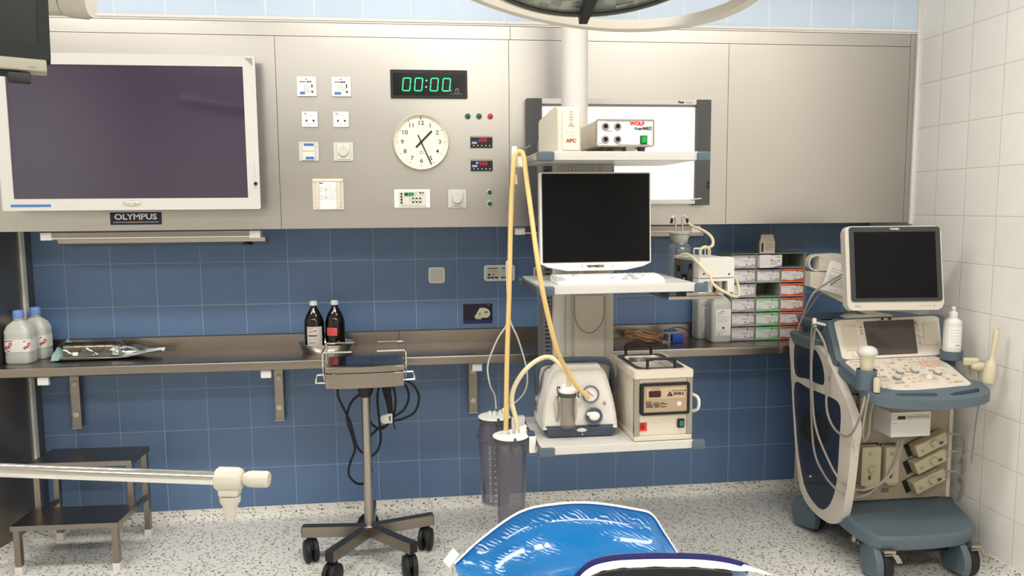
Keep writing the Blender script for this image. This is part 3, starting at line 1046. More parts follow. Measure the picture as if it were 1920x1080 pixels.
# coiled tan cable with blue plugs
t = thing('coiled_cable', 'coiled tan cable with blue connectors lying on the worktop', 'cable', (1.72, -.135, CT))
rd = random.Random(4)
pts = []
for k in range(7):
    for j in range(12):
        a = 2*PI*j/12
        pts.append((-.02 + (.085 + .01*rd.uniform(-1, 1))*math.cos(a), (.050+.008*rd.uniform(-1, 1))*math.sin(a), .006 + .006*k + (.014*(math.cos(a) < -.5)) + rd.uniform(-.003, .003) - .01*(k > 3)*(math.cos(a) > .3)))
obj('cord', MB(mat('tan_cable', (176, 136, 104), .5)).tube([(p[0], p[1], max(p[2], .005)) for p in pts], .0042, 7, 3), t)
c = MB(mat('connector_blue', (24, 84, 190), .35)).box((.135, -.045, .020), (.060, .034, .036), .004).use(REDL).cyl((.165, -.045, .02), (.178, -.045, .02), .006, n=12)
obj('plug', c, t)['label'] = 'bright blue plug'
c = MB(mat('connector_cobalt', (40, 88, 170), .35)).box((.115, .0, .050), (.060, .030, .010), .003).cyl((.09, .0, .049), (.13, .0, .058), .007, n=12)
obj('plug', c, t)['label'] = 'flat blue plug'
c = MB(mat('connector_dark', (36, 44, 92), .3)).cyl((.070, -.055, .012), (.078, -.050, .040), .013, .010, n=18)
obj('plug', c, t)['label'] = 'dark blue plug'
obj('lead', MB(INK).tube([(.11, .0, .058), (.15, .01, .064), (.19, .0, .055), (.205, -.02, .035), (.195, -.04, .022), (.178, -.045, .02)], .0022, 6, 6), t)

# big square bottles of clear liquid
def jug(x, y, rz, label):
    t = thing('liquid_bottle', label, 'bottle', (x, y, CT), rz, 'square bottles of clear liquid')
    r = lambda k, z, w=.102, h=.094: [(px*k, py*k, z) for px, py in rrect(w, h, .020, 5)]
    n_ = lambda rr, z: [(rr*math.cos(a), rr*math.sin(a), z) for a in [math.atan2(q[1]*1.08, q[0]) for q in rrect(.102, .094, .02, 5)]]
    obj('bottle', MB(MILKY).loft([r(.93, 0), r(1, .006), r(1, .180), r(.97, .190), r(.78, .206), r(.42, .222), n_(.019, .232), n_(.019, .245)]), t)
    obj('cap', MB(WHITE).cyl((0, 0, .240), (0, 0, .268), .0215, .0205, 30, .0015), t)
    l = MB(PAPER).box((.006, -.0476, .097), (.074, .0012, .128))
    l.use(INK).mark(.0, .062+.089, .020, .0025, -.0484).mark(-.01, .142, .026, .0025, -.0484).mark(.006, .070, .010, .009, -.0484)
    l.use(INKG).scribble(-.025, .130, .055, 5, .008, .0016, -.0484, 6).scribble(-.025, .056, .055, 3, .007, .0016, -.0484, 8)
    l.use(INK).mark(-.016, .0385, .014, .002, -.0484)
    obj('label', l, t)['label'] = 'white paper label'
    return t
J = jug(2.063, -.175, 0, 'clear liquid bottle with white label beside the drawer rack, front one')
dup(J, (2.030, -.070, CT), (0, 0, .06), 'clear liquid bottle standing behind the labelled one near the drawer rack')

# grey-green rack with suture cartons
RX, RY, RW, RD = 2.300, -.200, .376, .17
CW, RH = .1235, .0705
t = thing('carton_rack', 'grey-green pigeonhole rack full of suture cartons on the worktop', 'rack', (RX, RY, CT))
for i in range(4):
    obj('upright', MB(ACRYL).span((-RW/2 + i*(RW-.004)/3, 0, 0), (-RW/2 + i*(RW-.004)/3 + .004, RD, .424), .0005), t)
for j in range(7):
    for i in range(3):
        x0 = -RW/2 + i*(RW-.004)/3 + .004
        obj('shelf', MB(ACRYL).span((x0, .001, j*RH), (x0 + CW-.0035, RD, j*RH+.0028)), t)
bk = MB(ACRYL).span((-RW/2, RD, 0), (RW/2, RD+.003, .424))
obj('back', bk, t)
for (i, j) in ((2, 5), (1, 3)):
    xm = -RW/2 + i*(RW-.004)/3 + .004
    obj('peg', MB(BLACK).cyl((xm+.03, RD, j*RH+.05), (xm+.03, RD-.006, j*RH+.05), .006, n=14), t)
NOTE = mat('handwriting', (46, 40, 40), .7)
ORD = {0: 'lowest', 1: 'second lowest', 2: 'third lowest', 3: 'fourth lowest', 4: 'fifth lowest', 5: 'topmost'}
def carton(col, i, j, proto={}):
    name = {LILAC: 'lilac', GREENC: 'green', ORANGE: 'orange'}[col]
    x = RX - RW/2 + i*(RW-.004)/3 + .004 + (CW-.0035)/2
    z = CT + j*RH + .0029
    cn = {0: 'beside the liquid bottle', 1: 'in the middle column', 2: 'in the orange column'}[i]
    label = f'{name} and white suture carton, {ORD[j]} compartment {cn} of the rack'
    grp = f'{name} suture cartons in the rack'
    if name in proto:
        return dup(proto[name], (x + random.uniform(-.001, .001), RY-.003, z), label=label)
    t = proto[name] = thing('suture_carton', label, 'carton', (x, RY-.003, z), 0, grp)
    W, H = .113, .0615
    b = MB(CARDW).box((0, .075, H/2), (W, .15, H), .0008)
    y = -.0004
    b.use(col).mark(0, H-.005, W-.002, .009, y)
    b.prism([(-W/2+.001, .006), (-W/2+.001, .013), (-.01, .009), (W/2-.001, .018), (W/2-.001, .002), (-W/2+.001, .002)], y-.0003, y+.0004)
    b.prism([(W/2-.001, H-.009), (W/2-.03, H-.009), (W/2-.001, H-.017)], y-.0003, y+.0004)
    obj('carton', b, t)
    p = MB(INKG).scribble(-.046, H-.0165, .032, 1, .006, .0022, y-.0003, 2).scribble(-.006, H-.024, .036, 2, .006, .0018, y-.0003, 3).scribble(-.046, .016, .02, 1, .006, .0016, y-.0003, 3)
    p.use(INK).mark(.012, .019, .006, .005, y-.0003)
    p.prism(rrect(.016, .022, .001, 1, .046, .028), y-.0005, y, holes=[rrect(.0145, .0205, .001, 1, .046, .028)])
    obj('print', p, t)
    rd = random.Random(len(proto))
    k = MB(NOTE).tube([(.018, y-.0004, H-.010), (.024, y-.0004, H-.004), (.023, y-.0004, H-.014), (.030, y-.0004, H-.016)], .0011, 5, 4)
    obj('handwriting', k, t)
    g = MB(ACRYL).box((-.006, -.001, .0015), (.030, .003, .006), .001)
    obj('tab', g, t)
    return t
for j in range(6):
    carton(LILAC, 0, j)
for j in (0, 1, 2):
    carton(GREENC, 1, j)
carton(LILAC, 1, 4)
for j in range(5):
    carton(ORANGE, 2, j)
# open lilac-cornered carton and foil sachet on it
xm = RX - RW/2 + (RW-.004)/3 + .004 + (CW-.0035)/2
t = thing('open_carton', 'open white carton with purple corner jutting from the top middle compartment', 'carton', (xm, RY-.022, CT+5*RH+.0032))
b = MB(CARDW).box((0, .07, .0315), (.1145, .14, .059), .0008)
b.use(LILAC).mark(-.028, .005, .060, .007, -.0004)
b.use(PURPLE).prism([(.005, .002), (.0575, .002), (.0575, .016), (.03, .009)], -.0007, 0)
b.use(INKG).scribble(-.045, .030, .03, 3, .007, .0016, -.0005, 2).scribble(-.004, .034, .04, 4, .006, .0018, -.0005, 4)
b.use(INK).mark(-.036, .050, .004, .008, -.0005).mark(-.026, .050, .004, .008, -.0005).mark(.004, .038, .018, .003, -.0005).mark(.040, .052, .024, .002, -.0005).mark(.044, .036, .005, .006, -.0005)
obj('carton', b, t)
obj('flap', MB(CARDW).box((-.0295, -.004, .033), (.053, .0015, .062), .0004), t)
t = thing('foil_sachet', 'crumpled cream sachet standing upright on top of the carton rack', 'sachet', (xm-.007, RY-.004, CT+.4245), .05)
S_ = mat('cream_sachet', (216, 206, 188), .55)
b = MB(S_).box((0, .012, .030), (.078, .018, .060), .004)
b.use(INK).mark(-.028, .030, .010, .044, .0026).use(INKG).scribble(-.012, .048, .045, 4, .009, .003, .0026, 3)
obj('packet', b, t)
obj('top_fold', MB(mat('clear_wrap', (196, 192, 180), .25)).loft([[(px, .012+py, z) for px, py in rrect(w, d, .004, 2)] for w, d, z in ((.074, .018, .058), (.076, .012, .066), (.066, .016, .073), (.070, .006, .082), (.056, .004, .092))]), t)

# ---------------------------------------------------------------- step stool
t = thing('step_stool', 'stainless steel two-step stool on the floor below the worktop', 'step stool', (-.848, -.300, 0), -.040)
W2, y0, y1, y2 = .207, -.190, -.010, .170
def tread(za, ya, yb):
    o = MB(STEELD).span((-W2-.006, ya-.012, za-.003), (W2+.006, yb, za), .0008)
    o.use(STEELD).span((-W2-.006, ya-.014, za-.022), (W2+.006, ya-.010, za), .0008)
    o.span((-W2-.006, ya-.012, za-.022), (-W2-.003, yb, za)).span((W2+.003, ya-.012, za-.022), (W2+.006, yb, za))
    return obj('tread', o, t)
tread(.212, y0, y1+.01)
tread(.420, y1-.008, y2+.004)
for s in (-1, 1):
    x = s*(W2-.012)
    for yy, za in ((y0+.006, .190), (y1+.008, .398), (y2-.012, .398)):
        lo = 0.030 if yy != y1+.008 else .195
        o = obj('leg', MB(STEELV).span((x-.0125, yy-.0125, lo), (x+.0125, yy+.0125, za), .0015), t)
        if lo < .1:
            obj('foot', MB(WHITE).span((x-.0155, yy-.0155, 0), (x+.0155, yy+.0155, .034), .004), t)['label'] = 'white rubber foot'
    obj('side_rail', MB(STEELD).span((x-.010, y0+.018, .175), (x+.010, y2-.024, .196), .0015), t)
# ---------------------------------------------------------------- wheeled stand with steel head
SX, SY = .384, -.528
t = thing('mobile_stand', 'wheeled five-star stand with steel box head, wire rails and glass top', 'stand', (SX, SY, 0))
first = None
angs = [91, 175, 240, 312, 17]
for i, a in enumerate(angs):
    a = math.radians(a)
    dx, dy = math.cos(a), math.sin(a)
    L = .282
    arm = MB(STEELV).at((0, 0, 0), (0, 0, a)).span((.0, -.020, .106), (L, .020, .152), .001)
    arm.use(BLACK).span((L-.001, -.019, .107), (L+.003, .019, .151), .0008)
    obj('base_arm', arm, t)
for i, (a, swv) in enumerate(zip(angs, (.3, 1.9, 1.2, 1.75, 1.35))):
    a = math.radians(a)
    c = D.objects.new('caster', None)
    COL.objects.link(c)
    c.parent = t
    c.location = (.254*math.cos(a), .254*math.sin(a), 0)
    c.rotation_euler = (0, 0, swv)
    for s in (-1, 1):
        wl = MB(RUBBER).lathe([(0, -.012), (.040, -.012), (.0480, -.008), (.0480, .008), (.040, .012), (.016, .0135), (0, .0135)], (-.016, s*.0165, .0484), ax=(0, s, 0), n=36)
        obj('wheel', wl, c)
    hd = MB(RUBBER).prism([(-.045, .060), (-.035, .086), (-.01, .098), (.020, .092), (.030, .066), (.016, .05)], -.006, .006, 'xz').cyl((0, 0, .085), (0, 0, .107), .015, n=18)
    hd.cyl((-.016, -.025, .0484), (-.016, .025, .0484), .008, n=12)
    obj('fork', hd, c)
obj('pole', MB(SATIN).lathe([(.0, .106), (.034, .152), (.030, .156), (.0195, .158), (.0195, .230), (.0185, .232), (.0185, .750), (0, .750)], n=32), t)
obj('socket', MB(BLACK).lathe([(.0, .710), (.021, .710), (.034, .742), (.036, .768), (0, .768)], n=28), t)
HX = math.radians(2.0)
hd = D.objects.new('head', None)
COL.objects.link(hd)
hd.parent = t
hd.location = (.004, -.005, .778)
hd.rotation_euler = (0, 0, HX)
def hbox(name, z0, z1, w, d, m, bev=.006, bulge=.012):
    out = []
    for k in range(9):
        u = -1 + k/4
        out.append((u*w/2, -d/2 - bulge*(1-u*u)))
    out += [(w/2, d/2), (-w/2, d/2)]
    return obj(name, MB(m).prism(out, z0, z1, 'xy', bev), hd)
hbox('housing', 0, .060, .312, .24, STEELD)
hbox('gap_seal', .058, .066, .308, .236, BLACK, .001)
hbox('lid', .064, .086, .314, .241, STEELD, .004)
g = MB(mat('glass_top', (20, 24, 30), .05, spec=.8)).box((0, .004, .0875), (.268, .198, .004), .001)
g.use(mat('etched_ring', (60, 66, 76), .3)).tube([(-.03 + .085*math.cos(a*PI/20), .01 + .055*math.sin(a*PI/20), .0897) for a in range(40)], .0008, 4, 1, True)
g.tube([(.055 + .035*math.cos(a*PI/16), .02 + .03*math.sin(a*PI/16), .0897) for a in range(32)], .0007, 4, 1, True)
g.text('MAVIG', .012, (.0, -.085, .0897), rot=(0, 0, 0))
obj('glass_top', g, hd)
for s in (-1, 1):
    x, xi = s*.166, s*.050
    yb, yf, h = .108, -.108, .146
    r = MB(CHROME).tube([(xi, yf, h), (x*.93, yf, h), (x, yf+.012, h), (x, yb-.012, h), (x*.93, yb, h), (xi, yb, h)], .0042, 8, 4)
    for yy in (yf+.014, yb-.014):
        r.tube([(x, yy, h), (x, yy, .085), (x*.97, yy, .030)], .0038, 8, 2)
    obj('guard_rail', r, hd)
    hnd = MB(CHROME).tube([(s*.152, -.055, .045), (s*.190, -.055, .045), (s*.194, -.055, .041), (s*.200, -.055, .016), (s*.197, -.055, .012), (s*.152, -.055, .012)], .0040, 8, 3)
    obj('side_handle', hnd, hd)
# black cables gathered under the head
t = thing('cable_bundle', 'black cables looped and hanging under the wheeled stand head', 'cable', (SX, SY+.055, .767))
def loop(pts, r=.0052):
    obj('cable', MB(RUBBER).tube([(x, y, z) for x, y, z in pts], r, 8, 8), t)
loop([(-.115, 0, .0), (-.12, .0, -.06), (-.095, .01, -.13), (-.075, .01, -.175), (-.06, .0, -.235), (-.045, .0, -.29), (-.02, .025, -.33), (.0, .035, -.35)])
loop([(.044, .0, .0), (.005, .01, -.04), (-.06, .03, -.09), (-.085, .015, -.145), (-.082, .005, -.19), (-.066, .0, -.24), (-.056, .0, -.30), (-.078, .0, -.36), (-.085, .0, -.41), (-.06, .01, -.45), (-.03, .03, -.465), (.0, .04, -.45), (.012, .03, -.40)])
loop([(.058, .0, .0), (.046, .0, -.07), (.048, .005, -.15), (.052, .0, -.20), (.055, .0, -.26), (.040, .005, -.31), (.015, .02, -.34)])
loop([(.070, .0, .0), (.073, .0, -.05), (.088, .0, -.11), (.092, .0, -.16), (.082, .0, -.20), (.055, .0, -.215), (.020, .02, -.20), (.004, .03, -.17)])
loop([(.100, .0, .0), (.118, .0, -.05), (.122, .0, -.10), (.112, .0, -.155), (.085, .01, -.20), (.045, .01, -.215), (.01, .02, -.25)])
loop([(.140, .0, .0), (.170, .0, -.035), (.178, .0, -.085), (.155, .0, -.135), (.110, .0, -.165)])
loop([(.145, .01, .0), (.195, .01, -.025), (.222, .01, -.08), (.205, .01, -.145), (.155, .01, -.175), (.108, .01, -.185)])
obj('cable', MB(RUBBER).tube([(.088, 0, .0), (.094, 0, -.07), (.104, 0, -.16), (.118, 0, -.22)], [.013, .011, .008, .003], 8, 6), t)
p = MB(WHITE).box((.095, -.014, -.165), (.026, .018, .042), .003).lathe([(.020, 0), (.020, .014), (.014, .018), (0, .018)], (.078, -.006, -.168), ax=(-.2, -1, 0), n=20)
p.use(BLACK).box((.097, -.0235, -.163), (.005, .002, .020))
obj('plug', p, t)['label'] = 'white mains plug'
# ---------------------------------------------------------------- ceiling pendant with three shelves
FX, FY, FR = 1.037, -1.12, .020          # front left corner of the shelves, slight turn
SW, SD = .590, .410
ZS = (.645, 1.224, 1.690)                # shelf tops
def L2W(x, y, z=0):
    return V((FX + x*math.cos(FR) - y*math.sin(FR), FY + x*math.sin(FR) + y*math.cos(FR), z))
t = thing('ceiling_pendant', 'white ceiling-hung equipment column with three shelves of devices', 'equipment pendant', (FX, FY, 0), FR)
CX0, CX1, CY = .090, .375, .412
b = MB(LACQ).span((CX0+.030, CY+.008, .60), (CX1, CY+.20, 1.80), .008)
obj('column', b, t)
c = MB(LACQ).prism([(CX0+.030, CY+.2), (CX0+.030, CY+.010), (CX0+.040, CY-.002), (CX0+.064, CY-.004), (CX0+.082, CY+.004), (CX0+.086, CY+.2)], .60, 1.79, 'xy', .002)
obj('corner_profile', c, t)
c = MB(mat('slot_rail_grey', (108, 110, 112), .5)).span((CX0-.004, CY+.004, .60), (CX0+.029, CY+.14, 1.77), .003)
z = .62
c.use(FELT)
while z < 1.75:
    c.box((CX0+.012, CY+.0035, z), (.020, .003, .0055))
    z += .0165
obj('slotted_rail', c, t)
c = MB(TAUPE).span((CX0+.088, CY+.002, .61), (CX1+.002, CY+.012, 1.79), .002)
for z0, z1 in ((.86, 1.15),):
    c.use(mat('recess_taupe', (172, 165, 152), .5)).prism([(CX0+.112, z0), (CX0+.112, z1), (CX0+.255, z1), (CX0+.255, z0)], CY-.004, CY+.004, 'xz', .002)
    c.use(TAUPE).prism([(CX0+.122, z0+.004)] + [(CX0+.122, z1-.012), (CX0+.245, z1-.012), (CX0+.245, z0+.004)], CY-.006, CY, 'xz')
    c.use(mat('recess_line', (138, 132, 120), .5)).tube([(CX0+.122, CY-.006, z1-.015), (CX0+.124, CY-.006, z1-.10), (CX0+.145, CY-.006, z1-.145), (CX0+.183, CY-.006, z1-.165), (CX0+.221, CY-.006, z1-.145), (CX0+.243, CY-.006, z1-.10), (CX0+.245, CY-.006, z1-.015)], .0022, 6, 6)
obj('front_cover', c, t)
c = MB(SILVERP).span((CX0+.075, CY-.004, 1.555), (CX1-.012, CY+.008, 1.665), .002)
for dx in (.105, .118, .20, .232):
    c.use(SATIN).cyl((CX0+dx, CY-.004, 1.648), (CX0+dx, CY-.009, 1.648), .006, n=8)
obj('mounting_plate', c, t)
obj('stem', MB(LACQ).cyl((.232, CY+.085, 1.78), (.232, CY+.085, CEIL), .054, n=48), t)
fl = MB(LACQ).lathe([(.054, 2.88), (.14, 2.90), (.15, CEIL), (.054, CEIL)], (.232, CY+.085, 0), n=48)
obj('ceiling_cover', fl, t)
for zt in ZS:
    sh = MB(LACQ).span((.0, .0, zt-.031), (SW-.022, SD, zt), .003)
    s_ = obj('shelf', sh, t)
    for x0, x1, sg in ((-.010, .049, -1), (SW-.028, SW+.020, 1)):
        k = MB(SLATE).span((x0, -.012, zt-.034), (x1, .022, zt-.001), .006)
        obj('corner_guard', k, s_)
    k = MB(SLATED).span((-.026, SD-.07, zt-.032), (.010, SD-.005, zt-.004), .008)
    obj('corner_guard', k, s_)
    r = MB(SATIN).span((-.010, .020, zt-.030), (-.004, SD-.06, zt-.006), .001)
    for yy in (.05, .2, .32):
        r.cyl((-.005, yy, zt-.018), (.002, yy, zt-.018), .007, n=12)
    obj('side_rail', r, s_)

# ---------------------------------------------------------------- on the top shelf
def P3(x, y, z):
    p = L2W(x, y)
    return (p.x, p.y, z + .0006)
# battery backup unit
t = thing('battery_backup', 'cream upright battery backup unit with sloped top on the top shelf', 'power unit', P3(.112, .045, ZS[2]), math.radians(5))
pr = [(0, 0), (0, .148), (.008, .156), (.020, .1575), (.10, .154), (.27, .136), (.278, .126), (.278, 0)]
b = MB(BEIGE).prism(pr, -.043, .043, 'yz', .006)
b.use(CREAM)
obj('body', b, t)
f = MB(CREAM).prism(rrect(.060, .140, .006, 3, .006, .076), -.0045, .001, 'xz', .0015)
f.use(INKG)
for i in range(4):
    f.box((.006, -.005, .138-i*.009), (.014, .0012, .0018))
f.scribble(-.006, .088, .026, 1, .01, .0015, -.005, 2)
for dx, dz in ((-.008, .066), (.006, .068), (.016, .066), (0, .058), (.010, .056)):
    f.mark(dx, dz, .001, .006, -.005)
f.use(mat('rust_print', (168, 70, 50), .5)).text('APC', .017, (.006, -.0052, .038), bold=.0006, sx=1.15)
obj('front_panel', f, t)
k = MB(TAUPE).cyl((.006, -.004, .099), (.006, -.008, .099), .0068, n=24, bev=.001)
obj('power_button', k, t)
# light source box with four round sockets
t = thing('light_source', 'beige light source box with four round sockets and green switch on top shelf', 'medical device', P3(.330, .105, ZS[2]), math.radians(.5))
b = MB(BEIGE).prism(rrect(.212, .094, .006, 3, 0, .071), 0, .27, 'xz', .0)
obj('housing', b, t)
f = MB(mat('warm_grey_frame', (150, 140, 126), .4)).prism(rrect(.216, .098, .008, 4, 0, .071), -.008, .004, 'xz', .001, holes=[rrect(.206, .088, .006, 4, 0, .071)])
obj('front_frame', f, t)
f = MB(SIGNAL).box((0, -.003, .071), (.206, .006, .088), .001)
y = -.0065
f.use(REDI).text('WOLF', .0185, (.043, y, .104), bold=.0012, sx=1.0)
f.use(INKG).text('V', .012, (.072, y, .104)).mark(.085, .112, .008, .0015, y)
f.use(mat('teal_print', (40, 150, 190), .5)).prism([(.030, .0905), (.042, .093), (.042, .081), (.036, .082)], y-.0004, y)
f.use(INK).text('uariMED', .0160, (.0715, y, .087), bold=.0006)
f.use(mat('white_tag', (252, 252, 250), .4)).cyl((.050, -.005, .067), (.050, y, .067), .0065, n=18)
f.use(REDI).scribble(-.098, .034, .012, 1, .01, .0022, y, 2).scribble(-.068, .078, .016, 1, .01, .002, y, 4).scribble(-.068, .072, .016, 1, .01, .0014, y, 6)
f.use(INKG).mark(.035, .030, .12, .0015, y).mark(-.02, .112, .10, .0015, y).box((.098, y, .07), (.001, .0008, .07))
obj('front_panel', f, t)
for dx in (-.0735, -.0285):
    for dz in (.094, .048):
        s_ = MB(GREYP).lathe([(.0085, .006), (.0085, .012), (.012, .012), (.0145, .007), (.0145, .005), (.0085, .005)], (dx, 0, dz), ax=(0, -1, 0), n=32)
        s_.use(FELT).cyl((dx, -.005, dz), (dx, -.0085, dz), .0088, n=24)
        obj('socket', s_, t)
k = MB(mat('green_frame', (16, 92, 44), .4)).box((.068, -.007, .047), (.027, .006, .031), .002)
k.use(GREENB).box((.069, -.0105, .047), (.018, .005, .022), .002)
obj('power_switch', k, t)
for dx in (-.07, .07):
    for dy in (.03, .24):
        obj('foot', MB(DGREY).cyl((dx, dy, 0), (dx, dy, .0245), .013, .015, 18), t)
obj('foot', MB(WHITE).span((.012, .02, 0), (.045, .04, .0245), .001), t)
# ---------------------------------------------------------------- on the middle shelf
t = thing('small_monitor', 'white-framed square monitor with black screen on the middle shelf', 'monitor', P3(.243, .235, ZS[1]), math.radians(1.5))
b = D.objects.new('display', None)
COL.objects.link(b)
b.parent = t
b.location = (0, -.045, .218)
b.rotation_euler = (-.05, 0, 0)
W, H = .424, .366
f = MB(SIGNAL).prism([(-W/2, H/2-.004), (-W/2+.004, H/2), (W/2-.004, H/2), (W/2, H/2-.004), (W/2, -H/2+.028), (W/2-.03, -H/2+.014), (W/2-.10, -H/2), (-W/2+.10, -H/2), (-W/2+.03, -H/2+.014), (-W/2, -H/2+.028)], -.012, .020, 'xz', .003)
f.use(INK).text('VIEWMEDIC', .0125, (-.004, -.0125, -.1665), bold=.0006).box((-.055, -.0125, -.166), (.0012, .0008, .012))
f.use(SILVERP).text('◉', .010, (.062, -.0125, -.1665))
obj('bezel', f, b)
s_ = MB(SCREEN).box((.001, -.0115, .0135), (W-.018, .004, H-.042), .001)
s_.use(mat('thin_dark_border', (46, 48, 50), .4)).prism(rrect(W-.012, H-.036, .003, 2, .001, .0135), -.0128, -.010, 'xz', holes=[rrect(W-.020, H-.044, .002, 2, .001, .0135)])
obj('screen', s_, b)
obj('rear_shell', MB(SILVERP).box((0, .042, .01), (.36, .05, .28), .02), b)
st = MB(SIGNAL).box((0, .02, .006), (.20, .15, .012), .005).box((0, .055, .10), (.07, .035, .19), .01)
obj('base', st, t)
# keyboard
t = thing('keyboard', 'flat white keyboard in front of the small monitor', 'keyboard', P3(.264, .098, ZS[1]), math.radians(.5))
b = MB(SIGNAL).prism([(-.075, 0), (-.075, .010), (.070, .024), (.073, .020), (.073, 0)], -.197, .197, 'yz', .003)
obj('case', b, t)
KEYM = mat('key_white', (236, 235, 230), .45)
KEYG = mat('key_grey', (176, 176, 172), .45)
sl = math.atan2(.014, .145)
rows = [(.050, 'g', [(-.19, 1.0)] + [(-.150 + i*.0235 + (i//4)*.010, 1.0) for i in range(12)] + [(.155+i*.018, .8) for i in range(3)])]
for r in range(5):
    y = .030 - r*.019
    xs = []
    x = -.190
    n = 0
    while x < .115:
        w = 1.9 if (n == 0 and r > 1) or (r == 4 and n == 0) else (6 if r == 4 and n == 3 else 1)
        xs.append((x + (w-1)*.0095, w))
        x += .019*w
        n += 1
    xs += [(.140 + i*.0178, .9) for i in range(4)]
    rows.append((y, 'w', xs))
kk = MB(KEYM)
n_ = 0
for y, c, xs in rows:
    for x, w in xs:
        kk.use(KEYG if c == 'g' or x < -.18 or (.105 > x > .09) or (n_ % 17 == 3) else KEYM)
        n_ += 1
        zz = .010 + (y+.075)/.145*.014
        kk.box((x, y, zz+.002), (.0185*w-.003, .0150 if c == 'w' else .011, .005), .0012, 1, rot=(sl, 0, 0))
o = obj('keys', kk, t)
o['kind'] = 'stuff'
# small bottle warmer at the right end: white hood on a steel frame with a glass jar
t = thing('fluid_warmer', 'white device with steel side and milky tubes at the end of the middle shelf', 'medical device', P3(.738, .215, 1.160), math.radians(8))
h = MB(WHITE).prism([(-.080, .130), (-.080, .058), (.074, .058), (.074, .130), (.066, .138), (-.072, .138)], 0, .05, 'xz', .004)
h.use(INK).cyl((-.060, -.001, .076), (-.060, -.003, .076), .0035, n=12).cyl((.049, -.001, .072), (.049, -.003, .072), .0035, n=12)
obj('hood', h, t)
f = MB(WHITE).prism([(-.080, 0), (-.080, .056), (.074, .056), (.074, .0), (.045, 0), (.045, .046), (-.058, .046), (-.058, .012), (-.04, 0)], .002, .05, 'xz', .001)
obj('frame', f, t)
f = MB(SATIN).span((-.080, .052, .0), (.060, .21, .128), .002)
f.use(WHITE).span((-.0815, .045, .124), (.062, .212, .136), .002)
f.use(BLACK).box((-.081, .17, .085), (.002, .022, .024)).box((-.081, .07, .10), (.002, .02, .022)).box((-.081, .12, .04), (.002, .04, .050))
f.use(SILVERP).box((-.0822, .12, .035), (.002, .02, .034)).use(BLUEI).box((-.082, .10, .085), (.002, .022, .022))
obj('housing', f, t)
# steel tubes seen through the opening
f = MB(CHROME).cyl((-.02, .03, .0), (-.02, .03, .05), .016, n=20).use(SATIN).cyl((.022, .03, .0), (.022, .03, .05), .018, n=20)
obj('inner_cylinder', f, t)
h = MB(CHROME).tube([(-.045, .11, .136), (-.045, .11, .165), (-.042, .11, .168), (.0, .11, .168), (.004, .11, .165), (.004, .11, .136)], .003, 8, 3)
obj('carry_handle', h, t)
f = MB(HOSEW).tube([(-.035, .075, .140), (-.038, .07, .165), (-.02, .068, .176), (.0, .072, .168), (.006, .08, .142)], .0062, 10, 6)
obj('tube', f, t)
f = MB(HOSEW).tube([(-.125, .10, .138), (-.105, .05, .150), (-.085, .0, .120), (-.06, -.018, .085), (-.042, -.020, .070), (-.036, -.022, .045), (-.010, -.025, .020), (.030, -.02, .0), (.075, .0, -.018), (.110, .03, -.018), (.122, .05, .01), (.115, .06, .045), (.090, .06, .068), (.07, .05, .075)], .0058, 10, 8)
obj('tube', f, t)
# glass jar with two bent steel pipes
t = thing('glass_jar', 'clear glass jar with two bent steel pipes behind the white device', 'jar', P3(.690, .512, 1.145), 0)
g = MB(GLASS).lathe([(0, 0), (.050, 0), (.054, .005), (.054, .165), (.050, .180), (.038, .190), (.034, .196), (.034, .205), (.0315, .205), (.0315, .195), (.036, .187), (.047, .177), (.051, .164), (.051, .007), (.047, .003), (0, .003)], n=44)
obj('body', g, t)
g = MB(mat('frosted_stopper', (186, 188, 180), .35)).lathe([(0, .193), (.032, .197), (.034, .205), (.0395, .222), (.0395, .232), (.045, .236), (.045, .241), (.040, .244), (0, .244)], n=44)
obj('stopper', g, t)
for dx, s in ((-.018, -1), (.012, 1)):
    g = MB(CHROME).tube([(dx, 0, .24), (dx, 0, .298), (dx+s*.002, 0, .306), (dx+s*.010, -.003, .310), (dx+s*.017, -.005, .302), (dx+s*.020, -.006, .288)], .0042, 10, 5)
    g.use(RUBBER).cyl((dx+s*.0175, -.005, .300), (dx+s*.021, -.006, .280), .0058, n=12)
    obj('pipe', g, t)
g = MB(HOSEW).tube([(.034, -.006, .282), (.045, -.03, .268), (.07, -.06, .255), (.092, -.085, .238), (.106, -.10, .216), (.104, -.11, .192), (.090, -.11, .182)], .0062, 10, 7)
obj('tube', g, t)
# holder under device
h = thing('side_bracket', 'dark steel bracket arm carrying the jar and white device beside the shelf', 'bracket', P3(SW-.03, .205, 1.127), math.radians(2))
obj('arm', MB(SATIN).span((-.005, .05, .004), (.22, .385, .0165), .002).span((.07, .055, .0165), (.20, .19, .0315), .002), h)
obj('clamp', MB(SLATED).span((-.004, .05, .014), (.028, .17, .058), .004), h)
# ---------------------------------------------------------------- on the lower shelf
t = thing('suction_pump', 'white suction pump with gauge, dial and slate blue handle on the lower shelf', 'medical device', P3(.168, .115, ZS[0]), math.radians(-1))
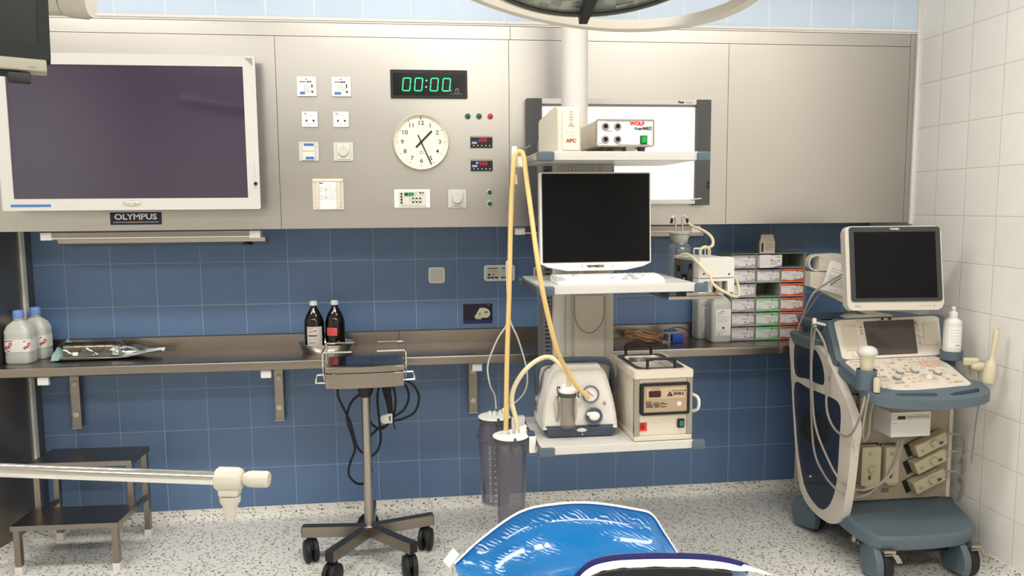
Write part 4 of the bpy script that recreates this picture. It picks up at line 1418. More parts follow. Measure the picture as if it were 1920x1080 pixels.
# shell: rounded trapezoid lofted front to back
def ring(y, wb, wt, z0, z1, r=.02):
    pts = [(-wb/2, z0), (wb/2, z0)]
    for i in range(6):
        u = i/5
        pts.append((wb/2 - (wb-wt)/2*u**1.6, z0 + .012 + (z1-z0-.03)*u))
    pts += [(wt/2-.012, z1-.004), (wt/2-.026, z1), (-wt/2+.026, z1), (-wt/2+.012, z1-.004)]
    for i in range(6):
        u = 1 - i/5
        pts.append((-wb/2 + (wb-wt)/2*u**1.6, z0 + .012 + (z1-z0-.03)*u))
    return [(a, y, c) for a, c in pts]
b = MB(mat('pump_white', (234, 230, 222), .32))
def tilt(r, k=.20):
    return [(x, y + (z-.04)*k*(1 if y < .05 else -.15), z) for x, y, z in r]
b.loft([tilt(ring(.006, .266, .200, .034, .236)), tilt(ring(-.006, .278, .206, .030, .244)), tilt(ring(.0, .286, .212, .028, .246)), ring(.10, .292, .235, .028, .240), ring(.20, .292, .236, .028, .236), ring(.225, .27, .21, .035, .225)])
obj('shell', b, t)
obj('base', MB(SLATED).loft([[(x, y, z) for x, y in rrect(w, d, .03, 4, 0, .105)] for w, d, z in ((.225, .17, .001), (.25, .20, .004), (.268, .225, .032), (.268, .225, .040))]), t)
# wavy lower front skirt
sk = [(-.131, .040), (-.131, .020)] + [(-.131 + .262*i/16, .022 + .010*math.sin(PI*i/16)) for i in range(17)] + [(.131, .040)]
bb = MB(SLATED).box((0, -.008, .020), (.250, .02, .036), .006)
bb.use(CHROME).lathe([(0, 0), (.021, 0), (.018, .003), (0, .0035)], (0.004, -.018, .028), ax=(0, -1, 0), n=32, sy=.38)
bb.use(WHITE).ball((.006, -.0185, .012), .003, 10, 8)
obj('front_skirt', bb, t)
# handle
hs = MB(SLATED)
hs.loft([[(x, .115 + y, z) for y, z in ((-.012, zz-.014), (.012, zz-.014), (.014, zz), (.010, zz+.010), (-.010, zz+.010), (-.014, zz))] for x, zz in [(-.150, .155), (-.152, .20), (-.148, .238), (-.135, .256), (-.115, .263), (-.06, .266), (0, .267), (.06, .266), (.115, .263), (.135, .256), (.148, .238), (.152, .20), (.150, .155)]])
for s in (-1, 1):
    hs.ball((s*.1475, .115, .185), (.010, .030, .056), 16, 12)
obj('handle', hs, t)
obj('cap', MB(mat('pump_white_top', (230, 226, 218), .35)).prism([(-.10, .236), (-.085, .258), (.085, .258), (.10, .236)], .06, .10, 'xz', .004), t)
# front is tilted back by k=.2 : a small frame riding on it
fr = lambda x, z, o=0: (x, -.008 + (z-.04)*.20 - o, z)
TL = math.atan(.20)
def dial(x, z, r):
    return fr(x, z)
n0 = V((0, -1, -.20)).normalized()*1
n0 = V((0, -1, .20)).normalized()
def onf(x, z, o):
    p = V(fr(x, z))
    return p + n0*o
g = MB(mat('slate_rim', (108, 112, 122), .35)).lathe([(.026, -.002), (.0325, 0), (.0325, .006), (.029, .009), (.027, .006), (.026, .002)], onf(.043, .155, 0), ax=n0, n=48)
g.use(mat('gauge_face', (226, 224, 226), .4)).lathe([(.0275, .003), (0, .0032)], onf(.043, .155, 0), ax=n0, n=40)
c0 = onf(.043, .155, .0045)
g.use(mat('needle', (214, 90, 60), .5)).box(c0, (.034, .001, .003), rot=(-TL, .75, 0))
g.use(INKG)
for i in range(14):
    a = math.radians(-40 + i*20)
    p = onf(.043 + .022*math.cos(a), .155 + .022*math.sin(a), .0042)
    g.box(p, (.004, .0008, .0009), rot=(-TL, -a, 0))
obj('gauge', g, t)
g = MB(mat('dial_ring', (100, 108, 124), .35)).lathe([(.024, -.002), (.0335, 0), (.0335, .005), (.029, .007), (.025, .003), (.024, .001), (0, .001)], onf(.052, .075, 0), ax=n0, n=48)
obj('dial_ring', g, t)
c0 = onf(.052, .075, .012)
g = MB(SIGNAL).ball(c0, (.021, .011, .017), 24, 14).ball(onf(.038, .083, .012), (.016, .008, .008), 14, 10)
g.use(INKG)
obj('dial_knob', g, t)
obj('indicator', MB(GREYP).lathe([(0, .004), (.006, .003), (.0075, 0), (0, 0)], onf(.095, .120, 0), ax=n0, n=20), t)
g = MB(INKG)
for k in range(2):
    p = onf(.085+.016*k, .037, .0025)
    g.box(p, (.012 if k == 0 else .006, .0008, .003), rot=(-TL, 0, 0))
obj('print', g, t)
# recess flanks and the small jar with its clips
JX, JY = -.052, -.033
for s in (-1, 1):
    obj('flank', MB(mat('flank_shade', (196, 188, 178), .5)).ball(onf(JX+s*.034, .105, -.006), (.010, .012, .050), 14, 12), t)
j = MB(CLEARP).lathe([(.0, .046), (.0275, .046), (.029, .050), (.029, .165), (.027, .165), (.027, .051), (.0255, .0485), (0, .0485)], (JX, JY, 0), n=32)
obj('jar', j, t)
j = MB(SIGNAL).lathe([(.0, .176), (.031, .176), (.034, .180), (.034, .186), (.020, .196), (.008, .199), (0, .199)], (JX, JY, 0), n=36)
j.ball((JX-.014, JY-.004, .203), (.008, .006, .009), 14, 10)
obj('jar_lid', j, t)
obj('jar_band', MB(DGREY).lathe([(.0285, .160), (.0325, .162), (.033, .176), (.0285, .176)], (JX, JY, 0), n=32), t)
for s in (-1, 1):
    obj('clip', MB(CHAR).tube([(JX+s*.030, JY-.008, .192), (JX+s*.034, JY-.010, .200), (JX+s*.040, JY-.010, .196), (JX+s*.0385, JY-.010, .182), (JX+s*.036, JY-.010, .166), (JX+s*.042, JY-.010, .158)], .0026, 8, 4), t)
sk_ = MB(GREYP).prism(rrect(.03, .05, .006, 3), 0, .004, 'xy')
sk_ = MB(GREYP).box((-.147, .14, .085), (.004, .030, .045), .002)
sk_.use(BLACK).box((-.1495, .14, .085), (.002, .020, .034), .001)
obj('side_socket', sk_, t)
PUMP = t

# water bath
t = thing('water_bath', 'beige water bath with steel basin and red square label on the lower shelf', 'medical device', P3(.455, .010, ZS[0]), math.radians(1.5))
W, L, H = .208, .335, .262
b = MB(BEIGE).box((0, L/2, .010), (W+.010, L+.004, .018), .003)
obj('base', b, t)
b = MB(BEIGE).span((-W/2, .012, .018), (W/2, L-.005, .236), .003)
obj('housing', b, t)
tp = MB(BEIGE).prism(rrect(W+.016, L+.012, .008, 3, 0, L/2), .234, .260, 'xy', .002, holes=[rrect(.170, .262, .02, 4, 0, L/2)])
obj('top_frame', tp, t)
bs = MB(STEELD).prism(rrect(.186, .278, .022, 4, 0, L/2), .2585, .263, 'xy', 0, holes=[rrect(.152, .242, .03, 5, 0, L/2)])
r = lambda w, d, z: [(x, y, z) for x, y in rrect(w, d, .03, 5, 0, L/2)]
bs.use(CHROME).loft([r(.154, .244, .2615), r(.148, .238, .255), r(.138, .228, .19), r(.13, .22, .185)], cap=False)
bs.surf(lambda u, v: ((u-.5)*.14, L/2 + (v-.5)*.225, .186), 2, 2)
obj('basin', bs, t)
obj('water', MB(WATER).surf(lambda u, v: ((u-.5)*.142, L/2 + (v-.5)*.230, .232), 2, 2), t)
for yy in (.030, L-.030):
    h = MB(BLACK).tube([(-.052, yy, .262), (-.052, yy, .290), (-.047, yy, .297), (.047, yy, .297), (.052, yy, .290), (.052, yy, .262)], .0055, 10, 3)
    obj('lid_handle', h, t)
for s in (-1, 1):
    obj('corner_strip', MB(SATIN).span((s*W/2-.006+(s<0)*.0-.008*(s>0), .0, .020), (s*W/2+.006+.008*(s<0), .014, .234), .001), t)
f = MB(BEIGE).span((-W/2+.012, .004, .02), (W/2-.012, .016, .234), .001)
obj('front_panel', f, t)
f = MB(BLACK).prism(rrect(.186, .118, .008, 4, .004, .157), -.008, .006, 'xz', .003, holes=[rrect(.164, .098, .003, 2, .005, .157)])
obj('display_frame', f, t)
f = MB(TAN).box((.005, -.001, .157), (.164, .008, .098))
y = -.0055
f.use(mat('tan_light', (190, 168, 138), .5)).box((.007, y+.0003, .178), (.146, .001, .042))
f.use(mat('red_window', (58, 12, 18), .2)).prism(rrect(.046, .024, .004, 3, -.035, .176), y-.001, y, 'xz')
f.use(INK).prism([(.010, .166), (.034, .166), (.022, .185)], y-.0004, y).text('BWB-2', .013, (.055, y-.0003, .174), bold=.0007)
f.use(TAN).prism([(.018, .169), (.022, .178), (.020, .169)], y-.0008, y)
f.use(INK).scribble(.030, .1855, .050, 1, .01, .0025, y-.0003, 4).scribble(-.048, .194, .028, 1, .01, .002, y-.0003, 4)
f.use(INK).mark(-.058, .1475, .022, .002, y).scribble(-.068, .1425, .085, 1, .004, .0024, y, 3).scribble(-.068, .1375, .075, 2, .0048, .0024, y, 5).scribble(-.068, .128, .095, 1, .0048, .0026, y, 12)
obj('display_panel', f, t)
f = MB(mat('pink_lamp', (250, 206, 212), .3, emit=.12)).lathe([(0, .003), (.007, .002), (.0085, 0)], (.058, -.005, .136), ax=(0, -1, 0), n=24)
obj('lamp', f, t)
f = MB(mat('red_square', (226, 54, 44), .5)).box((-.078, .003, .054), (.033, .002, .031))
f.use(INK).box((-.078, .0016, .053), (.013, .001, .013)).use(REDI).box((-.078, .0010, .053), (.005, .001, .005)).use(INK).box((-.078, .0016, .065), (.018, .001, .003))
obj('warning_label', f, t)['label'] = 'red square label'
f = MB(BLACK).box((.067, .0, .062), (.027, .010, .033), .003)
f.use(mat('green_switch', (30, 120, 76), .35)).box((.068, -.006, .062), (.016, .005, .020), .002)
obj('power_switch', f, t)
f = MB(SIGNAL).tube([(W/2+.002, .10, .145), (W/2+.018, .085, .152), (W/2+.046, .05, .142), (W/2+.046, .05, .098), (W/2+.018, .085, .082), (W/2+.002, .10, .078)], .006, 10, 6)
obj('drain_tube', f, t)

# ---------------------------------------------------------------- suction canisters hanging on the shelf's side rail
def canister(x, y, z, label, wide):
    t = thing('suction_canister', label, 'canister', (x, y, z), 0, 'suction canisters on the pendant')
    if wide:
        pr = [(0, -.355), (.050, -.355), (.056, -.35), (.066, -.09), (.0745, -.082), (.0745, -.070), (.060, -.030), (.058, -.012), (.055, -.012), (.057, -.03), (.071, -.071), (.071, -.080), (.063, -.09), (.053, -.345), (0, -.351)]
    else:
        pr = [(0, -.352), (.046, -.352), (.049, -.347), (.059, -.018), (.062, -.016), (.062, -.010), (.059, -.010), (.0565, -.018), (.0465, -.344), (0, -.349)]
    obj('jar', MB(SMOKE).lathe(pr, n=48), t)
    obj('collar', MB(DGREY).lathe([(.058, -.020), (.0635, -.018), (.0635, -.006), (.058, -.004)], n=48), t)
    l = MB(SIGNAL).lathe([(0, -.004), (.062, -.004), (.066, -.001), (.066, .002), (.060, .0045), (0, .006)], n=48)
    obj('lid', l, t)['label'] = 'white lid'
    for dx, dy, r, h in ((-.018, .012, .0055, .020), (.0, -.002, .0045, .024), (.024, .012, .0065, .022)):
        obj('port', MB(SIGNAL).cyl((dx, dy, .004), (dx, dy, h), r, r*.85, 16), t)
    obj('elbow', MB(SIGNAL).box((.046, .022, .014), (.030, .026, .026), .007).cyl((.05, .02, .02), (.058, .02, .032), .008, n=14), t)
    obj('latch', MB(SLATED).box((.008, -.0655, -.008), (.010, .006, .034), .002), t)
    s = MB(mat('inner_valve', (188, 176, 160), .5)).cyl((-.022, .0, -.055), (-.022, .0, -.008), .014, n=18) if not wide else MB(mat('inner_valve_dark', (120, 110, 104), .5)).cyl((.01, .0, -.06), (.01, .0, -.01), .014, n=18)
    if not wide:
        s.prism([(.0, -.012), (.038, -.012), (.036, -.045), (.018, -.066), (.002, -.045)], -.01, .008, 'xz', .002)
    obj('valve', s, t)
    if wide:
        m = MB(mat('scale_white', (206, 206, 210), .5))
        for i in range(46):
            zz = -.105 - i*.005
            r = .0668 - (-.09-zz)*.0385
            a = -PI/2 - .42
            big = i % 5 == 0
            m.box((r*math.cos(a), r*math.sin(a), zz), (.012 if big else .005, .001, .0009), rot=(0, 0, a+PI/2))
            if big:
                a2 = a + .38
                m.box((r*math.cos(a2), r*math.sin(a2), zz), (.011, .001, .003), rot=(0, 0, a2+PI/2))
        o = obj('scale', m, t)
        o['kind'] = 'stuff'
    # holder
    hx = .0895 + wide*.03
    hb = MB(SIGNAL).span((.064, -.024, -.062), (hx, .008, .0), .003)
    obj('holder', hb, t)
    obj('holder_clip', MB(SLATED).box((.073, -.008, .006), (.028, .022, .020), .004), t)
    return t
canister(.9385, -1.035, .668, 'front smoky suction canister with white lid hanging beside the lower shelf', 0)
canister(.906, -.765, .668, 'rear shouldered suction canister with measuring scale behind the front one', 1)

# amber suction hoses
t = thing('hose_hook', 'white clamp with steel pin holding hoses at the top shelf corner', 'hook', (.965, -.985, 1.665))
obj('clamp', MB(SIGNAL).box((.0, .0, .028), (.018, .022, .046), .003).box((.018, .006, -.004), (.055, .018, .038), .005), t)
obj('rod', MB(CHROME).tube([(.004, .012, .030), (.035, .10, .046), (.09, .22, .068)], .004, 8, 3), t)
obj('pin', MB(CHROME).cyl((-.002, -.012, .008), (-.002, -.012, -.050), .0045, n=14).cyl((-.002, -.012, .006), (-.002, -.012, -.008), .009, n=16), t)
obj('grip', MB(SIGNAL).lathe([(0, -.048), (.007, -.048), (.0105, -.056), (.0125, -.083), (.0, -.086)], (-.002, -.012, 0), n=18), t)['label'] = 'white plastic grip'
tag(obj('suction_hose', MB(HOSE).tube([(.920, -1.035, .692), (.920, -1.05, .74), (.925, -1.05, .95), (.936, -1.045, 1.20), (.945, -1.03, 1.45), (.954, -1.032, 1.62), (.960, -1.028, 1.672), (.975, -1.025, 1.694), (.992, -1.03, 1.680), (1.000, -1.05, 1.60), (1.012, -1.10, 1.45), (1.022, -1.15, 1.32), (1.036, -1.165, 1.22), (1.058, -1.16, 1.12), (1.092, -1.14, 1.0), (1.128, -1.10, .93), (1.175, -1.075, .855), (1.225, -1.054, .803)], .0088, 12, 8)), 'long amber rubber hose looped over the hook, down to the pump gauge', 'hose')
tag(obj('suction_hose', MB(HOSEW).tube([(.964, -1.030, .692), (.958, -1.035, .73), (.945, -1.02, .79), (.955, -1.02, .845), (.99, -1.03, .905), (1.04, -1.03, .945), (1.085, -1.035, .955), (1.122, -1.050, .925), (1.148, -1.05, .89), (1.156, -1.035, .850)], [.0088, .0088, .0088, .0088, .0085, .0085], 12, 8)), 'short pale hose arching from the front canister to the pump jar', 'hose')
tag(obj('thin_cord', MB(CABLEW).tube([(.912, -.765, .700), (.905, -.79, .76), (.88, -.86, .82), (.872, -.87, .90), (.905, -.90, 1.0), (.945, -.93, 1.08), (.950, -.95, 1.20), (.938, -.95, 1.3), (.948, -.93, 1.10), (.985, -.91, 1.0), (1.02, -.88, .88), (1.020, -.86, .80), (.990, -.80, .735), (.952, -.757, .705)], .0032, 8, 8)), 'thin pale cord hanging in a loop behind the amber hose', 'cord')
# ---------------------------------------------------------------- ultrasound machine in the corner
UB = V((2.64, -.74, 0))
def U_(m):
    return MB(m).at((-UB.x, -UB.y, 0))
def smooth2(pts, k=5):
    return [(p.x, p.y) for p in catmull([(a, b, 0) for a, b in pts], k, True)]
def bil(q, u, v):
    a, b, c, d = [V(x) for x in q]        # upper left, upper right, lower right, lower left
    return (a*(1-u) + b*u)*(1-v) + (d*(1-u) + c*u)*v
def skin(mb, q, off, thick, r=.06, grow=0, uv=None):
    """slab following a tilted quad, rounded corners"""
    n = (V(q[1])-V(q[0])).cross(V(q[3])-V(q[0])).normalized()
    if n.z < 0:
        n = -n
    pts = rrect(1+2*grow, 1+2*grow, r, 6, .5, .5) if uv is None else uv
    top = [bil(q, u, 1-v) + n*off for u, v in pts]
    bot = [p - n*thick for p in top]
    ins = [bil(q, .5+(u-.5)*.985, .5+(1-v-.5)*.985) + n*(off+.002) for u, v in pts]
    mb.loft([bot, top, ins])
    return mb
t = thing('ultrasound_machine', 'wheeled ultrasound machine with slate blue console and tilted screen in the corner', 'ultrasound machine', UB)
WARM = mat('warm_beige_plastic', (204, 196, 184), .4)
WARMD = mat('dusty_beige_plastic', (158, 147, 128), .55, bump=(40, .15))
b = U_(WARMD).span((2.362, -.745, .17), (2.865, -.39, .80), .01)
obj('body', b, t)
FO = smooth2([(-.236, .848), (-.25, .74), (-.276, .60), (-.305, .44), (-.345, .26), (-.395, .145), (-.48, .098), (-.60, .088), (-.69, .105), (-.752, .16), (-.786, .30), (-.806, .46), (-.818, .565), (-.795, .625), (-.72, .705), (-.60, .815), (-.52, .856), (-.40, .868), (-.29, .860)], 4)
HI = smooth2([(-.274, .834), (-.34, .842), (-.43, .848), (-.505, .834), (-.560, .775), (-.572, .705), (-.52, .690), (-.41, .690), (-.285, .690)], 4)
LO = smooth2([(-.286, .640), (-.45, .652), (-.60, .657), (-.69, .652), (-.718, .61), (-.716, .50), (-.705, .30), (-.66, .185), (-.59, .130), (-.51, .128), (-.42, .168), (-.355, .28), (-.315, .42)], 4)
KS = .9607
def near_(P):
    return [(-3.8 + KS*(a+3.8), 1.503 - KS*(1.503-c)) for a, c in P]
FO, HI, LO = near_(FO), near_(HI), near_(LO)
for x0, x1 in ((2.330, 2.366), (2.848, 2.886)):
    if x0 > 2.5:
        obj('side_frame', U_(WARM).prism([(max(a, -.762), min(c, .79)) for a, c in FO if a > -.80 or c > .25], x0-.005, x1-.012, 'yz'), t)
        continue
    f = U_(WARM).prism(FO, x0, x1, 'yz', 0, holes=[HI, LO])
    sp = obj('side_frame', f, t)
    obj('side_panel', U_(NAVYP).prism(LO, x0+.008, x1-.008, 'yz'), sp)
    obj('side_panel', U_(NAVYP).prism(HI, x0+.008, x1-.008, 'yz'), sp)
    if x0 < 2.5:
        k = U_(FELT).prism(near_([(-.487 + .125*math.cos(a) - .012*math.sin(a), .476 + .080*math.sin(a) - .012*math.cos(a)) for a in [2*PI*i/28 for i in range(28)]]), x0+.0065, x0+.009, 'yz')
        obj('vent', k, sp)
        k = U_(BLACK).box((x0+.006, -.649, .275), (.004, .36, .004), 0, 2, (-.33, 0, 0)).use(WHITE).box((x0+.005, -.60, .292), (.004, .014, .008), .001, 2, (-.33, 0, 0))
        obj('panel_seam', k, sp)
        obj('mark', U_(GREYP).text('XG', .03, (x0-.0006, -.726, .765), rot=(PI/2, 0, -PI/2), bold=.0008), sp)
        obj('latch', U_(WARM).box((x0+.02, -.925, .54), (.014, .018, .10), .003).box((x0+.012, -.936, .54), (.010, .010, .03), .002), sp)
# front panel, shelves and connectors
f = U_(WARMD).span((2.364, -.772, .235), (2.875, -.742, .70), .006)
f.use(WARM).span((2.862, -.778, .235), (2.880, -.742, .69), .003)
f.use(FELT).span((2.44, -.7735, .315), (2.545, -.765, .49)).span((2.551, -.7735, .315), (2.62, -.765, .485))
for zc in (.478, .402, .318):
    f.box((2.738, -.7735, zc), (.150, .004, .058), 0, 2, (0, -.42, 0))
f.use(mat('vent_slot', (110, 100, 86), .7)).span((2.455, -.7735, .268), (2.535, -.77, .292), .002).span((2.565, -.7735, .268), (2.60, -.77, .288), .002)
f.use(WARM).span((2.70, -.775, .63), (2.82, -.77, .685), .002).use(FELT).span((2.70, -.777, .662), (2.75, -.772, .672))
obj('front_panel', f, t)
def connector(x, z, w, h, rot, y=-.79):
    c = MB(mat('connector_beige', (182, 172, 144), .5) if 'connector_beige' not in D.materials else D.materials['connector_beige'])
    c.at((x-UB.x, y-UB.y, z), (0, rot, 0))
    c.box((0, 0, 0), (w, .052, h), .006)
    c.box((w*.42, 0, h*.08), (w*.28, .044, h*.75), .008)
    c.use(DGREY).box((w*.28, -.028, -.008), (.018, .006, .010), .002).use(WARMD).cyl((-w*.32, -.025, -.006), (-w*.32, -.029, -.006), .008, n=18)
    o = obj('probe_connector', c, t)
    k = MB(D.materials['connector_beige']).at((x-UB.x, y-UB.y, z), (0, rot, 0))
    k.lathe([(.016, 0), (.018, .004), (.015, .011), (0, .013)], (w*.08, -.025, .002), ax=(0, -1, 0), n=26).box((w*.08, -.037, .002), (.030, .006, .008), .002)
    obj('lock_knob', k, o)
    return o
connector(2.490, .402, .168, .088, PI/2)
connector(2.585, .402, .160, .062, PI/2)
for i, zc in enumerate((.486, .412, .326)):
    connector(2.752, zc, .145, .055, -.42, -.80)
# printer drawer
p = MB(WHITE).at((-UB.x, -UB.y, 0)).span((2.515, -.900, .550), (2.690, -.60, .655), .006)
p.use(SILVERP).span((2.520, -.9025, .622), (2.685, -.899, .645), .001)
p.use(INK).span((2.540, -.9035, .626), (2.574, -.902, .640))
p.use(GREYP)
for i in range(8):
    p.span((2.582+i*.0125, -.9035, .630), (2.590+i*.0125, -.902, .640))
p.use(INKG).span((2.522, -.9005, .608), (2.54, -.8995, .6105))
obj('printer', p, t)
p = U_(WARMD).span((2.437, -.80, .55), (2.470, -.62, .70), .006)
p.use(INKG).cyl((2.453, -.801, .60), (2.453, -.804, .60), .006, n=14)
obj('side_module', p, t)
# console
QU = [(2.396, -.64, .999), (2.885, -.64, 1.008), (2.815, -.775, .858), (2.366, -.775, .852)]
QL = [(2.366, -.778, .850), (2.800, -.778, .854), (2.775, -1.02, .787), (2.380, -1.045, .774)]
b = U_(SLATE)
skin(b, QU, -.003, .075, .10, .055)
skin(b, QL, -.004, .050, .10, .045)
b.span((2.37, -.72, .80), (2.84, -.42, .93), .03)
# dished back and rear rim under the screen
b.loft([[(x, y, z) for x, y in rrect(w_, d_, .09, 6, 2.625, -.475)] for w_, d_, z in ((.46, .22, .90), (.54, .28, .96), (.555, .29, .985), (.53, .26, .992), (.48, .21, .985), (.40, .15, .978))])
b.loft([[(x, y, z) for x, y in rrect(w_, d_, .03, 4, 2.375, -.50)] for w_, d_, z in ((.09, .22, .862), (.11, .26, .908), (.10, .25, .916))])
console = obj('console', b, t)
PANEL = mat('console_cream', (216, 207, 193), .4)
b = skin(U_(PANEL), QU, .002, .012, .08)
obj('upper_panel', b, console)
b = skin(U_(PANEL), QL, .002, .012, .08)
obj('keyboard_panel', b, console)
def sub(q, u0, u1, v0, v1):
    return [bil(q, u0, v0), bil(q, u1, v0), bil(q, u1, v1), bil(q, u0, v1)]
b = skin(U_(mat('touch_screen', (84, 78, 74), .08, spec=.3)), sub(QU, .27, .75, .08, .93), .0062, .004, .02)
obj('touch_screen', b, console)
INS = mat('console_inset', (204, 194, 176), .45)
obj('inset', skin(U_(INS), sub(QU, .05, .19, .15, .80), .005, .004, .08), console)
obj('inset', skin(U_(INS), sub(QU, .83, .97, .15, .75), .005, .004, .08), console)
obj('key', skin(U_(PANEL), sub(QU, .10, .22, .86, .95), .006, .004, .3), console)
for i in range(4):
    p = bil(QU, .775+.008*i, .17 + .17*i)
    obj('soft_knob', U_(PANEL).lathe([(.0095, 0), (.009, .009), (.006, .012), (0, .012)], p + V((0, -.004, .003)), ax=(0, -.7, .7), n=20), console)
k = U_(GOLD)
skin(k, sub(QU, .205, .235, .01, .055), .005, .002, .1)
k.use(INK)
skin(k, sub(QU, .44, .465, .015, .055), .005, .002, .1)
skin(k, sub(QU, .505, .54, .015, .055), .005, .002, .3)
k.use(GOLD)
skin(k, sub(QU, .42, .44, .02, .06), .005, .002, .1)
k.use(INKG)
for i in range(3):
    skin(k, sub(QU, .225, .245, .2+.08*i, .24+.08*i), .0045, .001, .3)
obj('sticker', k, console)
rd = random.Random(11)
KB = mat('key_beige', (206, 195, 178), .5)
KB2 = mat('key_tan', (188, 172, 150), .5)
ks = U_(KB)
for r in range(9):
    for c in range(16):
        u, v = .04 + c*.061 + .012*(r % 2), .06 + r*.10
        if abs(u-.62) < .10 and abs(v-.72) < .16 or u > .95 or rd.random() < .38:
            continue
        ks.use(KB if rd.random() < .7 else KB2)
        skin(ks, sub(QL, u, u+rd.uniform(.025, .048), v, v+.045), .0065, .005, .3)
o = obj('keys', ks, console)
o['kind'] = 'stuff'
for u, v in ((.395, .50), (.555, .50), (.30, .66), (.76, .60)):
    p = bil(QL, u, v)
    k = U_(GREYP).lathe([(.0155, 0), (.0155, .012), (.0, .012)], p + V((0, 0, .004)), ax=(0, -.27, .96), n=24)
    k.use(SILVERP).lathe([(.0145, .012), (.013, .016), (0, .0165)], p + V((0, 0, .004)), ax=(0, -.27, .96), n=24)
    obj('rotary_knob', k, console)
p = bil(QL, .62, .72)
k = U_(KB).lathe([(.036, .0), (.036, .004), (.026, .007), (.025, .003), (0, .003)], p + V((0, 0, .002)), ax=(0, -.27, .96), n=36)
k.use(PANEL).ball(p + V((0, 0, .004)), .018, 20, 12)
obj('trackball', k, console)
for i in range(6):
    p = bil(QL, .74+.034*i, .10+.045*i)
    obj('slider', U_(SILVERP).box(p + V((0, 0, .008)), (.005, .012, .010), .0015), console)
k = U_(mat('slider_field', (206, 170, 146), .5))
skin(k, sub(QL, .70, .93, .16, .36), .0045, .001, .05)
obj('slider_field', k, console)
# front handle plate with two hand slots
out = [(2.318, -.985), (2.322, -1.045), (2.35, -1.085), (2.42, -1.108), (2.52, -1.120), (2.62, -1.122), (2.72, -1.110), (2.79, -1.085), (2.818, -1.055), (2.822, -.99), (2.775, -.985), (2.70, -1.025), (2.575, -1.040), (2.44, -1.035), (2.385, -1.0)]
h = U_(SLATE).prism(smooth2(out, 3), .746, .782, 'xy', 0, holes=[smooth2([(2.43, -1.060), (2.43, -1.078), (2.56, -1.090), (2.58, -1.078), (2.57, -1.066)], 3), smooth2([(2.64, -1.075), (2.65, -1.090), (2.755, -1.074), (2.772, -1.052), (2.765, -1.045)], 3)])
h.use(FELT).prism(smooth2([(2.42, -1.052), (2.42, -1.085), (2.57, -1.098), (2.76, -1.080), (2.78, -1.04), (2.6, -1.058)], 3), .744, .750, 'xy')
for v in h.bm.verts:
    v.co.z += .012 + (v.co.y + 1.0 + UB.y)*.28
obj('handle', h, console)
b = U_(WARM).span((2.44, -1.01, .715), (2.79, -.60, .760), .01)
b.use(SLATED).span((2.43, -1.03, .715), (2.49, -.93, .742), .012)
obj('console_support', b, t)
# probe holders
def cup(x, y, z, r, h, o):
    return obj('probe_holder', U_(SLATE).lathe([(0, -h), (r*.7, -h), (r*.95, -h*.9), (r, 0), (r*.86, 0), (r*.84, -h*.86), (0, -h*.88)], (x, y, z), n=28), o)
cup(2.337, -1.0, .862, .038, .085, console)
cup(2.815, -.83, .890, .044, .040, console)
obj('holder_arm', U_(SLATE).span((2.332, -.98, .775), (2.40, -.94, .80), .008), console)
obj('holder_arm', U_(SLATE).span((2.76, -.83, .80), (2.84, -.79, .845), .008), console)
# screen on its swivel arm
sc = D.objects.new('screen_head', None)
COL.objects.link(sc)
sc.parent = t
sc.location = V((2.548, -.815, 1.238)) - UB
sc.rotation_euler = (-.16, 0, -.09)
b = MB(WARM).prism(rrect(.400, .345, .022, 6), -.012, .030, 'xz', .008)
b.use(WARM).box((0, .045, 0), (.30, .05, .24), .02)
obj('casing', b, sc)
b = MB(CHAR).prism(rrect(.376, .305, .010, 5, .004, .0155), -.0165, -.008, 'xz', .002)
b.use(SILVERP).text('TOSHIBA', .0095, (.004, -.0172, .159), bold=.0005)
obj('bezel', b, sc)
obj('screen', MB(SCREEN).box((.003, -.0168, .0125), (.337, .002, .270)), sc)
b = MB(INKG).text('5710', .011, (-.158, -.0124, -.156), bold=.0003)
for i in range(4):
    b.box((.105+.018*i, -.0124, -.156), (.008, .0008, .003))
obj('mark', b, sc)
b = U_(PANEL).lathe([(0, -.02), (.09, -.02), (.10, -.01), (.085, .0), (.03, .012), (.03, .11), (0, .11)], (2.62, -.53, 1.005), n=36, sx=1.2)
obj('swivel_foot', b, t)
a = U_(WARM).lathe([(.030, 0), (.0365, 0), (.0365, .05), (.030, .05), (.030, 0)], (2.362, -.545, 1.243), ax=(.15, 1, 0), n=36)
a.loft([[(x, y + dy, z) for dy, z in ((-.0, z0), (.05, z0), (.05, z1), (0, z1))] for x, y, z0, z1 in ((2.372, -.545, 1.208, 1.280), (2.45, -.555, 1.205, 1.284), (2.62, -.575, 1.180, 1.262))])
obj('swivel_arm', a, t)
a = U_(WARM).loft([[(x, y + dy, z) for dy, z in ((0, z0), (.05, z0), (.05, z1), (0, z1))] for x, y, z0, z1 in ((2.334, -.545, 1.140, 1.205), (2.365, -.548, 1.128, 1.205), (2.545, -.57, 1.03, 1.19), (2.62, -.58, 1.0, 1.18))])
obj('lower_arm', a, t)
